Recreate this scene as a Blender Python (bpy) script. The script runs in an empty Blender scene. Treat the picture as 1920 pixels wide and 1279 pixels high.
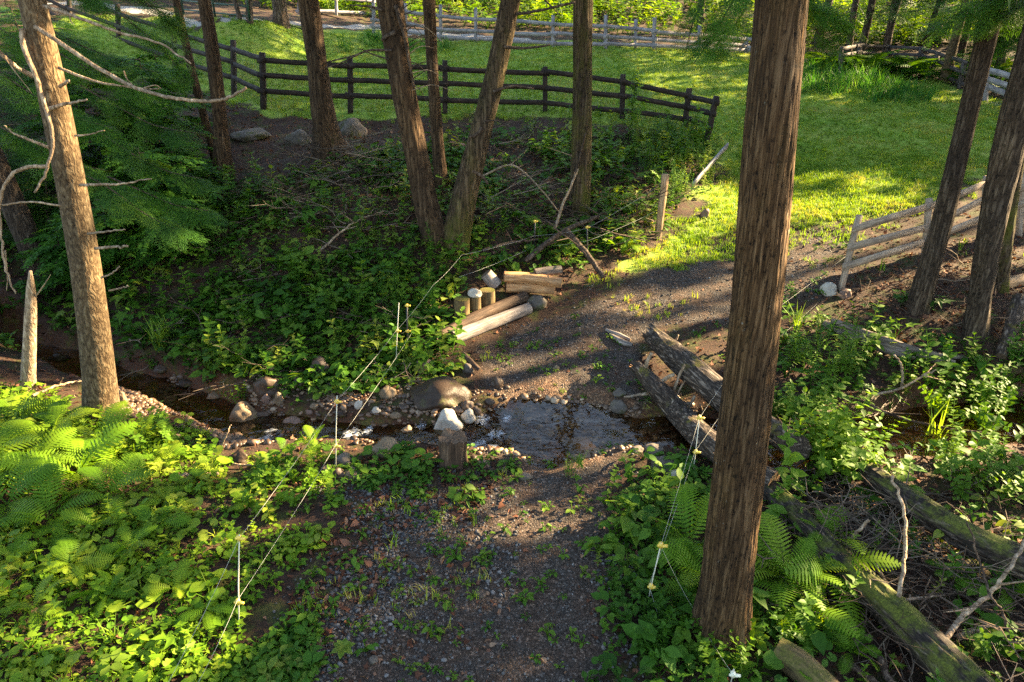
import bpy, bmesh, math, random
import numpy as np
from mathutils import Vector, Matrix
rng = np.random.default_rng(11)
random.seed(5)
SC = bpy.context.scene
COL = SC.collection
PI = math.pi

# ------------------------------------------------------------------ camera
CAM = np.array([0.0, 0.0, 4.8]); PITCH = math.radians(25); FPX = 1300.0
FW = np.array([0, math.cos(PITCH), -math.sin(PITCH)])
UP = np.array([0, math.sin(PITCH), math.cos(PITCH)])
RT = np.array([1.0, 0, 0])

def ray(px, py):
    d = FW + (px - 960) / FPX * RT - (py - 639.5) / FPX * UP
    return d
def on_z(px, py, z):
    d = ray(px, py); return CAM + d * ((z - CAM[2]) / d[2])
def W(px, py, Y):
    d = ray(px, py); return CAM + d * (Y / d[1])
def project(P):
    P = np.asarray(P, float) - CAM
    zc = P @ FW
    zs = np.where(zc > 0.05, zc, 0.05)
    return 960 + (P @ RT) / zs * FPX, 639.5 - (P @ UP) / zs * FPX, zc
def mpp(P):
    return float((np.asarray(P) - CAM) @ FW) / FPX

# ------------------------------------------------------------------ noise
def _h(ix, iy, iz):
    n = (ix.astype(np.int64) * 374761393 + iy.astype(np.int64) * 668265263 + iz.astype(np.int64) * 1440662683) & 0xffffffff
    n = ((n ^ (n >> 13)) * 1274126177) & 0xffffffff
    return ((n ^ (n >> 16)) & 0xffff) / 65535.0
def vnoise(x, y, z=0.0):
    x, y, z = np.broadcast_arrays(np.asarray(x, float), np.asarray(y, float), np.asarray(z, float))
    ix, iy, iz = np.floor(x), np.floor(y), np.floor(z)
    fx, fy, fz = x - ix, y - iy, z - iz
    fx, fy, fz = [f * f * (3 - 2 * f) for f in (fx, fy, fz)]
    r = 0
    for a in (0, 1):
        for b in (0, 1):
            for c in (0, 1):
                w = (fx if a else 1 - fx) * (fy if b else 1 - fy) * (fz if c else 1 - fz)
                r = r + w * _h(ix + a, iy + b, iz + c)
    return r * 2 - 1
def fbm(x, y, z=0.0, o=4):
    r = 0; a = 1.0; s = 0
    x, y, z = np.asarray(x, float), np.asarray(y, float), np.asarray(z, float)
    for k in range(o):
        r = r + a * vnoise(x * 2 ** k + 17.3 * k, y * 2 ** k - 9.1 * k, z * 2 ** k + 3.7 * k); s += a; a *= .5
    return r / s
def sstep(a, b, x):
    t = np.clip((x - a) / (b - a), 0, 1); return t * t * (3 - 2 * t)

# ------------------------------------------------------------------ terrain
CTRL = [(960,1279,0),(300,1279,.05),(1700,1279,-.1),(960,1000,0),(500,1050,.05),(150,1000,.15),(60,770,-.05),(190,775,-.05),(620,885,-.02),
 (1355,1180,.05),(1600,1000,0),(1880,1100,0),(1050,880,-.02),(1050,800,-.02),(450,800,-.25),(250,720,-.3),(30,650,-.3),(1500,830,0),(1800,790,0.02),
 (1020,680,.02),(1000,600,.2),(1200,560,.38),(920,585,.3),(1000,530,.5),(1200,500,.6),(1400,480,.65),(1590,545,.6),(1720,575,.62),(1830,620,.55),
 (1600,650,.28),(1900,690,.25),(1480,410,.95),(1650,350,1.3),(1850,340,1.45),(1480,300,1.5),(1800,250,2.05),(1450,200,2.35),(1700,150,2.8),(1880,190,2.5),
 (1400,100,3.45),(600,660,.0),(400,650,-.02),(720,560,.5),(500,520,.65),(300,510,.6),(100,490,.55),(840,460,.98),(620,400,1.4),(400,400,1.3),(200,390,1.3),
 (415,330,1.65),(620,300,1.95),(825,345,1.6),(1090,390,1.25),(1240,440,.88),(1322,270,1.8),(1150,285,1.85),(900,262,2.0),(700,245,2.15),(495,203,2.6),
 (655,210,2.5),(834,212,2.45),(1022,208,2.45),(1170,222,2.3),(435,170,2.85),(330,132,3.2),(220,68,4.2),(800,150,3.0),(1000,100,3.6),(600,110,3.5),
 (1135,90,3.75),(890,78,3.95),(1227,92,3.7),(600,52,4.45),(400,42,4.66),(1575,138,3.05),(1745,143,2.95),(1700,70,4.0)]
CP = [on_z(px, py, z) for px, py, z in CTRL]
CP += [np.array(p, float) for p in [(-12.5,33,5.25),(-7,38,5.4),(0,38,5.0),(4,38,5.1),(12,38,4.6),(22,38,4.6),(28,36,4.2),
 (0,48,8.5),(-20,48,9),(18,48,7),(0,62,13),(-40,62,14),(40,62,12),(-40,32,6.5),(-30,12,1.2),(-30,0,0),(38,30,3.6),(30,10,.7),(30,0,0),
 (0,-8,.2),(-15,-8,.3),(15,-8,0),(-16,18,1.8),(-20,24,3.5),(-9,10,.5),(22,20,2.4)]]
CP = np.array(CP)
def _U(r2): return np.where(r2 > 1e-9, r2 * np.log(np.maximum(r2, 1e-9)) * .5, 0)
_n = len(CP); _K = _U(((CP[:, None, :2] - CP[None, :, :2]) ** 2).sum(-1)) + np.eye(_n) * .15
_Pm = np.c_[np.ones(_n), CP[:, :2]]
_A = np.zeros((_n + 3, _n + 3)); _A[:_n, :_n] = _K; _A[:_n, _n:] = _Pm; _A[_n:, :_n] = _Pm.T
_c = np.linalg.solve(_A, np.r_[CP[:, 2], 0, 0, 0])

STREAM = [(2250,770,-.08,.6),(1900,785,-.09,.5),(1750,800,-.10,.45),(1500,838,-.12,.42),(1300,815,-.14,.36),(1200,812,-.15,.34),(1130,806,-.15,.56),(1060,803,-.15,.72),(960,806,-.15,.62),
 (885,818,-.17,.30),(780,820,-.22,.25),(690,818,-.27,.25),(600,812,-.32,.28),(520,806,-.38,.33),(440,788,-.45,.34),(330,745,-.48,.33),(200,705,-.5,.3),(60,655,-.5,.3),(-250,580,-.55,.3)]
SP = np.array([list(on_z(a, b, z)) + [w] for a, b, z, w in STREAM])
def _resample(P, n):
    t = np.arange(len(P)); tt = np.linspace(0, len(P) - 1, n); out = []
    for k in range(P.shape[1]):
        p = P[:, k]; i = np.clip(tt.astype(int), 0, len(P) - 2); f = tt - i
        m = np.gradient(p)
        h = f; out.append((2*h**3-3*h**2+1)*p[i] + (h**3-2*h**2+h)*m[i] + (-2*h**3+3*h**2)*p[i+1] + (h**3-h**2)*m[i+1])
    return np.array(out).T
SR = _resample(SP, 260)

def H0(x, y):
    x = np.asarray(x, float); y = np.asarray(y, float); sh = x.shape
    x = np.clip(x.ravel(), -60, 60); y = np.clip(y.ravel(), -20, 75)
    out = np.empty(len(x))
    for s in range(0, len(x), 40000):
        xs, ys = x[s:s+40000], y[s:s+40000]
        r2 = (xs[:, None] - CP[None, :, 0]) ** 2 + (ys[:, None] - CP[None, :, 1]) ** 2
        out[s:s+40000] = _U(r2) @ _c[:_n] + _c[_n] + _c[_n+1] * xs + _c[_n+2] * ys
    return np.clip(out, -1.2, 40).reshape(sh)
def stream_d(x, y):
    """distance to the stream's centre over its half width, and its water level"""
    x = np.asarray(x, float).ravel(); y = np.asarray(y, float).ravel()
    q = np.full(len(x), 99.); z = np.zeros(len(x))
    near = np.where((y > 3) & (y < 16) & (abs(x) < 25))[0]
    for s in range(0, len(near), 20000):
        i = near[s:s+20000]
        d = np.hypot(x[i][:, None] - SR[None, :, 0], y[i][:, None] - SR[None, :, 1])
        j = d.argmin(1); q[i] = d[np.arange(len(i)), j] / SR[j, 3]; z[i] = SR[j, 2]
    return q, z
def H(x, y):
    x = np.asarray(x, float); y = np.asarray(y, float); sh = x.shape
    h = H0(x, y).ravel(); xr, yr = x.ravel(), y.ravel()
    q, z = stream_d(xr, yr)
    nz = fbm(xr * 1.3, yr * 1.3, 0, 4) * .07 * np.clip(1 + (yr - 8) * .06, .5, 1.6) + fbm(xr * 6, yr * 6, 2, 2) * .014
    h = h + nz
    q = q + .25 * vnoise(xr * 2.5, yr * 2.5, 5)
    w = 1 - sstep(.75, 1.7, q)
    bed = z - .10 + .05 * vnoise(xr * 5, yr * 5, 9)
    h = h * (1 - w) + np.minimum(h, bed) * w
    w2 = (1 - sstep(1.5, 2.6, q)) * (1 - w)                    # low banks right beside the water stay above it
    h = np.where(w2 > .3, np.maximum(h, z + .03 - .1 * (q < 1.4)), h)
    return h.reshape(sh)

_ts = np.concatenate([np.linspace(3, 16, 520), np.linspace(16.05, 75, 480)])
def G(px, py, h=0.0):
    """point where the pixel's line of sight meets the ground raised by h"""
    d = ray(px, py); d = d / np.linalg.norm(d)
    P = CAM + d * _ts[:, None]
    diff = P[:, 2] - H(P[:, 0], P[:, 1]) - h
    k = np.where(diff <= 0)[0]
    if len(k) == 0 or k[0] == 0: return CAM + d * 45
    i = k[0]; a = diff[i-1] / (diff[i-1] - diff[i] + 1e-12)
    return P[i-1] * (1 - a) + P[i] * a
def drop(p, h=0.0):
    p = np.array(p, float); p[2] = float(H(p[0], p[1])) + h; return p

def poly_world(pp): return np.array([G(a, min(b, 1279))[:2] if b <= 1279 else on_z(a, b, 0)[:2] for a, b in pp])
def poly_sd(poly, x, y):
    """signed distance to a polygon, negative inside"""
    x = np.asarray(x, float).ravel(); y = np.asarray(y, float).ravel(); d = np.full(len(x), 1e9); ins = np.zeros(len(x), bool)
    for i in range(len(poly)):
        a, b = poly[i], poly[(i + 1) % len(poly)]
        e = b - a; t = np.clip(((x - a[0]) * e[0] + (y - a[1]) * e[1]) / (e @ e + 1e-9), 0, 1)
        d = np.minimum(d, np.hypot(x - a[0] - t * e[0], y - a[1] - t * e[1]))
        c = (a[1] > y) != (b[1] > y)
        xi = a[0] + (y - a[1]) / (b[1] - a[1] + 1e-12) * (b[0] - a[0])
        ins ^= c & (x < xi)
    return np.where(ins, -d, d)

PATH = poly_world([(430,1400),(540,1130),(640,985),(740,890),(860,875),(925,780),(905,700),(880,655),(985,606),(1060,570),(1165,522),(1290,475),(1390,436),(1500,425),
                   (1600,440),(1590,500),(1530,560),(1390,600),(1250,625),(1195,690),(1190,790),(1180,880),(1140,960),(1120,1100),(1180,1400)])
TRACK = poly_world([(955,1400),(975,1100),(1000,960),(940,880),(930,760),(905,700),(900,650),(1000,606),(1080,572),(1180,530),(1300,480),(1400,450),(1560,450),
                    (1570,500),(1500,560),(1380,595),(1240,620),(1185,690),(1190,790),(1170,880),(1130,960),(1100,1100),(1120,1400)])
LAWN = poly_world([(430,188),(500,208),(655,216),(830,222),(1020,216),(1175,232),(1330,285),(1370,330),(1310,390),(1230,450),(1190,500),(1300,470),(1400,440),(1500,430),(1620,405),
                   (1750,372),(1860,320),(1920,280),(2000,240),(1900,188),(1790,172),(1700,150),(1580,142),(1400,100),(1227,84),(1135,81),(890,76),(700,60),(560,52),(400,46),(300,34),(160,26),(60,60),(120,110),(330,135)])
ROADP = poly_world([(60,8),(150,10),(300,30),(420,44),(560,47),(700,54),(780,66),(900,70),(1000,78),(1000,72),(900,65),(700,47),(560,41),(420,34),(300,16),(160,0)])
# the gravel drive also shows beside the far right fence
SLAB = poly_world([(1838,193),(1900,203),(1960,220),(1960,200),(1890,188)])

# ------------------------------------------------------------------ mesh helpers
def mesh_np(name, V, F, mats, parent=None, smooth=False, attrs=None, loc=None, midx=None):
    V = np.asarray(V, float)
    if not isinstance(F, list): F = [F]
    F = [np.asarray(f, int) for f in F if len(f)]
    if parent is not None: V = V - np.array(parent['_o'])
    elif loc is not None: V = V - np.asarray(loc)
    me = bpy.data.meshes.new(name)
    nl = sum(f.size for f in F); nf = sum(len(f) for f in F)
    me.vertices.add(len(V)); me.vertices.foreach_set('co', V.astype(np.float32).ravel())
    me.loops.add(nl); me.loops.foreach_set('vertex_index', np.concatenate([f.ravel() for f in F]).astype(np.int32))
    tot = np.concatenate([np.full(len(f), f.shape[1]) for f in F]); st = np.r_[0, np.cumsum(tot)[:-1]]
    me.polygons.add(nf); me.polygons.foreach_set('loop_start', st.astype(np.int32))
    me.polygons.foreach_set('loop_total', tot.astype(np.int32))
    if smooth: me.polygons.foreach_set('use_smooth', np.ones(nf, bool))
    if not isinstance(mats, (list, tuple)): mats = [mats]
    for m in mats: me.materials.append(m)
    if midx is not None: me.polygons.foreach_set('material_index', np.asarray(midx, np.int32))
    for k, v in (attrs or {}).items():
        v = np.asarray(v, np.float32)
        if v.ndim == 1:
            a = me.attributes.new(k, 'FLOAT', 'POINT'); a.data.foreach_set('value', v)
        else:
            a = me.attributes.new(k, 'FLOAT_COLOR', 'POINT'); a.data.foreach_set('color', v.ravel())
    me.update(calc_edges=True); me.validate()
    o = bpy.data.objects.new(name, me); COL.objects.link(o)
    if parent is not None: o.parent = parent
    elif loc is not None: o.location = loc
    return o
def tag(o, label=None, cat=None, group=None, kind=None):
    if label: o['label'] = label
    if cat: o['category'] = cat
    if group: o['group'] = group
    if kind: o['kind'] = kind
    return o
EMPTIES = []
def thing(name, loc, label, cat, group=None):
    o = bpy.data.objects.new(name, None); COL.objects.link(o); o.location = tuple(loc); o['_o'] = [float(v) for v in loc]
    o.empty_display_size = .1
    EMPTIES.append(o)
    return tag(o, label, cat, group)
def merge(parts):
    Vs, Fs, n = [], {}, 0
    for V, F in parts:
        if not isinstance(F, list): F = [F]
        Vs.append(V)
        for f in F:
            if len(f): Fs.setdefault(f.shape[1], []).append(np.asarray(f) + n)
        n += len(V)
    return np.concatenate(Vs), [np.concatenate(f) for f in Fs.values()]
def catmull(P, n):
    P = np.asarray(P, float)
    return _resample(P, n)
def frames(P):
    T = np.gradient(P, axis=0); T /= np.linalg.norm(T, axis=1, keepdims=True) + 1e-12
    a = np.array([1.0, 0, 0]) if abs(T[0][0]) < .8 else np.array([0, 1.0, 0])
    N = np.zeros_like(P); n = a - T[0] * (a @ T[0]); n /= np.linalg.norm(n); N[0] = n
    for i in range(1, len(P)):
        n = n - T[i] * (n @ T[i]); n /= np.linalg.norm(n) + 1e-12; N[i] = n
    return T, N, np.cross(T, N)
def tube(P, R, seg=8, cap=True, rough=None):
    P = np.asarray(P, float); R = np.broadcast_to(np.asarray(R, float), (len(P),))
    T, N, B = frames(P); n = len(P)
    th = np.linspace(0, 2 * PI, seg, endpoint=False)
    rr = np.repeat(R[:, None], seg, 1)
    if rough is not None:
        s = np.r_[0, np.cumsum(np.linalg.norm(np.diff(P, axis=0), axis=1))]
        rr = rr * rough(th[None, :], s[:, None], R[:, None])
    V = P[:, None] + rr[..., None] * (np.cos(th)[None, :, None] * N[:, None] + np.sin(th)[None, :, None] * B[:, None])
    V = V.reshape(-1, 3)
    i = np.arange(n - 1)[:, None] * seg; j = np.arange(seg)[None, :]; k = (j + 1) % seg
    Fq = np.stack([i + j, i + k, i + seg + k, i + seg + j], -1).reshape(-1, 4)
    F = [Fq]
    if cap:
        V = np.r_[V, P[:1], P[-1:]]; c0, c1 = n * seg, n * seg + 1
        j = np.arange(seg); k = (j + 1) % seg
        F.append(np.r_[np.stack([k, j, np.full(seg, c0)], -1), np.stack([(n-1)*seg + j, (n-1)*seg + k, np.full(seg, c1)], -1)])
    return V, F
def box(c0, c1, wid, hei, up=(0, 0, 1), n=6, rough=.0):
    """a plank from c0 to c1, its section wid x hei, slightly uneven"""
    c0, c1 = np.asarray(c0, float), np.asarray(c1, float)
    d = c1 - c0; L = np.linalg.norm(d); d = d / L
    s = np.cross(d, np.asarray(up, float)); s /= np.linalg.norm(s) + 1e-9; u = np.cross(s, d)
    n = max(n, 2); P = c0 + d * np.linspace(0, L, n)[:, None]
    if rough: P = P + (rng.normal(size=(n, 3)) * rough)
    k = np.array([[-1, -1], [1, -1], [1, 1], [-1, 1]]) * .5
    jit = 1 + rng.normal(size=(n, 4, 1)) * rough * 4 if rough else 1
    off = (k[None, :, :1] * wid * s + k[None, :, 1:] * hei * u) * jit
    V = (P[:, None] + off).reshape(-1, 3)
    i = np.arange(n - 1)[:, None] * 4; j = np.arange(4)[None, :]; kk = (j + 1) % 4
    F = np.stack([i + j, i + kk, i + 4 + kk, i + 4 + j], -1).reshape(-1, 4)
    e = (n - 1) * 4
    return V, [np.r_[F, [[3, 2, 1, 0]], [[e, e + 1, e + 2, e + 3]]]]
def ico(sub):
    bm = bmesh.new(); bmesh.ops.create_icosphere(bm, subdivisions=sub, radius=1)
    V = np.array([v.co[:] for v in bm.verts]); F = np.array([[v.index for v in f.verts] for f in bm.faces]); bm.free(); return V, F
ICO1, ICO2, ICO3, ICO4 = ico(1), ico(2), ico(3), ico(4)

# ------------------------------------------------------------------ materials
def new_mat(name):
    m = bpy.data.materials.new(name); m.use_nodes = True; nt = m.node_tree; nt.nodes.clear()
    return m, nt, nt.nodes, nt.links
def N_(nodes, t, **kw):
    n = nodes.new(t)
    for k, v in kw.items():
        if k in ('operation', 'blend_type', 'data_type', 'attribute_name', 'feature', 'noise_dimensions', 'distance', 'interpolation'): setattr(n, k, v)
        else: n.inputs[k].default_value = v
    return n
def rampn(nodes, stops):
    r = nodes.new('ShaderNodeValToRGB'); e = r.color_ramp.elements
    while len(e) < len(stops): e.new(.5)
    for x, (p, c) in zip(e, stops): x.position = p; x.color = (*c, 1) if len(c) == 3 else c
    return r
def mixc(nt, fac, a, b, bt='MIX'):
    n = nt.nodes.new('ShaderNodeMix'); n.data_type = 'RGBA'; n.blend_type = bt
    for k, v in ((0, fac), (6, a), (7, b)):
        if hasattr(v, 'links'): nt.links.new(v, n.inputs[k])
        else: n.inputs[k].default_value = v if k == 0 else ((*v, 1) if len(v) == 3 else v)
    return n.outputs[2]
def coords(nt, scale=(1, 1, 1), kind='Object'):
    tc = nt.nodes.new('ShaderNodeTexCoord'); mp = nt.nodes.new('ShaderNodeMapping'); mp.inputs['Scale'].default_value = scale
    nt.links.new(tc.outputs[kind], mp.inputs['Vector']); return mp.outputs[0]
def noise(nt, vec, scale, detail=4, rough=.6, dist=0):
    n = nt.nodes.new('ShaderNodeTexNoise'); n.inputs['Scale'].default_value = scale; n.inputs['Detail'].default_value = detail
    n.inputs['Roughness'].default_value = rough; n.inputs['Distortion'].default_value = dist
    nt.links.new(vec, n.inputs['Vector']); return n.outputs['Fac']
def math_(nt, op, a, b=None, clamp=False):
    n = nt.nodes.new('ShaderNodeMath'); n.operation = op; n.use_clamp = clamp
    for k, v in ((0, a), (1, b)):
        if v is None: continue
        if hasattr(v, 'links'): nt.links.new(v, n.inputs[k])
        else: n.inputs[k].default_value = v
    return n.outputs[0]
def attr(nt, name, out='Fac'):
    a = nt.nodes.new('ShaderNodeAttribute'); a.attribute_name = name; return a.outputs[out]
def finish(nt, shader):
    o = nt.nodes.new('ShaderNodeOutputMaterial'); nt.links.new(shader, o.inputs['Surface']); return o
def principled(nt, col, rough=.8, spec=.3, bump=None, bstr=.5, bdist=.02):
    p = nt.nodes.new('ShaderNodeBsdfPrincipled')
    for k, v in (('Base Color', col), ('Roughness', rough), ('Specular IOR Level', spec)):
        if hasattr(v, 'links'): nt.links.new(v, p.inputs[k])
        else: p.inputs[k].default_value = (*v, 1) if isinstance(v, tuple) else v
    if bump is not None:
        b = nt.nodes.new('ShaderNodeBump'); b.inputs['Strength'].default_value = bstr; b.inputs['Distance'].default_value = bdist
        nt.links.new(bump, b.inputs['Height']); nt.links.new(b.outputs[0], p.inputs['Normal'])
    return p

def leaf_mat(name, stops, trans=.38, tcol=1.5, rough=.55, spec=.18):
    m, nt, nd, ln = new_mat(name)
    r = rampn(nd, stops); ln.new(attr(nt, 'tint'), r.inputs[0])
    v = noise(nt, coords(nt, (1, 1, 1)), 1.3, 2)
    r2 = rampn(nd, [(.3, (.8, .86, .9)), (.7, (1.2, 1.12, 1.0))]); ln.new(v, r2.inputs[0])
    col = mixc(nt, 1.0, r.outputs[0], r2.outputs[0], 'MULTIPLY')
    p = principled(nt, col, rough, spec)
    t = nd.new('ShaderNodeBsdfTranslucent')
    tc = mixc(nt, 1.0, col, (tcol * 1.15, tcol, tcol * .35), 'MULTIPLY'); ln.new(tc, t.inputs['Color'])
    mx = nd.new('ShaderNodeMixShader'); mx.inputs[0].default_value = trans
    ln.new(p.outputs[0], mx.inputs[1]); ln.new(t.outputs[0], mx.inputs[2]); finish(nt, mx.outputs[0]); return m

def bark_mat(name, dark, mid, light, moss=(.06, .07, .012), moss_amt=.35, lichen=.1, sc=9, zs=.13, bstr=.9, warm=0):
    m, nt, nd, ln = new_mat(name)
    v = coords(nt, (1, 1, zs)); vo = coords(nt, (1, 1, 1)); vm = coords(nt, (1, 1, .35))
    f1 = noise(nt, v, sc, 3, .55, .35); f2 = noise(nt, v, sc * 4.2, 3, .6)
    rid = math_(nt, 'MULTIPLY', math_(nt, 'ABSOLUTE', math_(nt, 'SUBTRACT', f1, .5)), 5.0)
    brk = noise(nt, coords(nt, (1, 1, min(1, zs * 5 + .2))), sc * 1.1, 4, .7)
    rid = math_(nt, 'SUBTRACT', rid, math_(nt, 'MULTIPLY', math_(nt, 'LESS_THAN', brk, .40), .35))
    f2 = math_(nt, 'ADD', math_(nt, 'MULTIPLY', f2, .5), math_(nt, 'MULTIPLY', brk, .5))
    h = math_(nt, 'ADD', math_(nt, 'MINIMUM', rid, 1.0), math_(nt, 'MULTIPLY', f2, .7))
    r = rampn(nd, [(.16, dark), (.42, mid), (.70, tuple(.5 * (a + b) for a, b in zip(mid, light))), (.98, light)]); h = math_(nt, 'MULTIPLY', h, .74); ln.new(h, r.inputs[0])
    big = noise(nt, vm, 1.7, 3, .6)
    rb = rampn(nd, [(.3, (.68, .68, .68)), (.7, (1.35, 1.2, 1.0))]); ln.new(big, rb.inputs[0])
    col = mixc(nt, 1.0, r.outputs[0], rb.outputs[0], 'MULTIPLY')
    mo = noise(nt, vm, 3.4, 8, .75)
    mr = rampn(nd, [(.62 - .22 * moss_amt, (0, 0, 0)), (.74 - .1 * moss_amt, (1, 1, 1))]); ln.new(mo, mr.inputs[0])
    ma = math_(nt, 'MULTIPLY', mr.outputs[0], math_(nt, 'ADD', math_(nt, 'MULTIPLY', attr(nt, 'moss'), 1.1), moss_amt * .45), True)
    col = mixc(nt, ma, col, moss)
    li = noise(nt, coords(nt, (1, 1, .5)), 22, 6, .75)
    lr = rampn(nd, [(.70 - .08 * lichen, (0, 0, 0)), (.76 - .08 * lichen, (1, 1, 1))]); ln.new(li, lr.inputs[0])
    col = mixc(nt, math_(nt, 'MULTIPLY', lr.outputs[0], min(1, lichen * 2.2)), col, (.32, .34, .30))
    p = principled(nt, col, .88, .2, h, bstr, .03); finish(nt, p.outputs[0]); return m

def wood_mat(name, a, b, c, sc=8, zs=.07, ridged=False, rough=.75, moss=0.0, mosscol=(.10, .12, .015)):
    """weathered wood, grain along the length given by the attribute 'grain' (metres along the piece)"""
    m, nt, nd, ln = new_mat(name)
    at = attr(nt, 'gco', 'Vector'); mp = nd.new('ShaderNodeMapping'); mp.inputs['Scale'].default_value = (1, 1, zs); ln.new(at, mp.inputs['Vector'])
    f = noise(nt, mp.outputs[0], sc * 6, 5, .65, .2)
    g = noise(nt, at, 3.5, 3, .6)
    if ridged: f = math_(nt, 'ADD', math_(nt, 'MULTIPLY', math_(nt, 'MINIMUM', math_(nt, 'MULTIPLY', math_(nt, 'ABSOLUTE', math_(nt, 'SUBTRACT', noise(nt, mp.outputs[0], sc * 3, 4, .6, .5), .5)), 5.0), 1.0), .5), math_(nt, 'MULTIPLY', f, .5))
    r = rampn(nd, [(.32, a), (.5, b), (.72, c)]); ln.new(f, r.inputs[0])
    r2 = rampn(nd, [(.35, (.7, .7, .72)), (.65, (1.2, 1.15, 1.08))]); ln.new(g, r2.inputs[0])
    col = mixc(nt, 1.0, r.outputs[0], r2.outputs[0], 'MULTIPLY')
    if moss:
        geo = nd.new('ShaderNodeNewGeometry'); sx = nd.new('ShaderNodeSeparateXYZ'); ln.new(geo.outputs['Normal'], sx.inputs[0])
        upm = rampn(nd, [(.15, (0, 0, 0)), (.7, (1, 1, 1))]); ln.new(sx.outputs[2], upm.inputs[0])
        mo = noise(nt, at, 3.2, 5, .7); mr = rampn(nd, [(.62 - .3 * moss, (0, 0, 0)), (.72 - .25 * moss, (1, 1, 1))]); ln.new(mo, mr.inputs[0])
        fine = noise(nt, at, 60, 2, .6); fr = rampn(nd, [(.3, tuple(x * .5 for x in mosscol)), (.7, tuple(x * 1.5 for x in mosscol))]); ln.new(fine, fr.inputs[0])
        col = mixc(nt, math_(nt, 'MULTIPLY', upm.outputs[0], mr.outputs[0]), col, fr.outputs[0])
    p = principled(nt, col, rough, .25, f, .6, .012); finish(nt, p.outputs[0]); return m

def stone_mat(name, a, b, rough=.75, moss=.0, spec=.4):
    m, nt, nd, ln = new_mat(name)
    v = coords(nt); f = noise(nt, v, 5, 6, .65); f2 = noise(nt, v, 38, 4, .6)
    r = rampn(nd, [(.3, a), (.7, b)]); ln.new(math_(nt, 'ADD', math_(nt, 'MULTIPLY', f, .65), math_(nt, 'MULTIPLY', f2, .35)), r.inputs[0])
    col = r.outputs[0]
    if moss:
        mo = noise(nt, v, 4, 5, .7); mr = rampn(nd, [(.6 - .2 * moss, (0, 0, 0)), (.72 - .2 * moss, (1, 1, 1))]); ln.new(mo, mr.inputs[0])
        col = mixc(nt, mr.outputs[0], col, (.06, .06, .012))
    p = principled(nt, col, rough, spec, f2, .35, .02); finish(nt, p.outputs[0]); return m

def plain_mat(name, col, rough=.6, spec=.3, var=.25, sc=12, metallic=0):
    m, nt, nd, ln = new_mat(name)
    f = noise(nt, coords(nt), sc, 4, .6)
    r = rampn(nd, [(.3, tuple(c * (1 - var) for c in col)), (.7, tuple(min(1, c * (1 + var)) for c in col))]); ln.new(f, r.inputs[0])
    p = principled(nt, r.outputs[0], rough, spec, f, .15, .01); p.inputs['Metallic'].default_value = metallic; finish(nt, p.outputs[0]); return m

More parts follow.
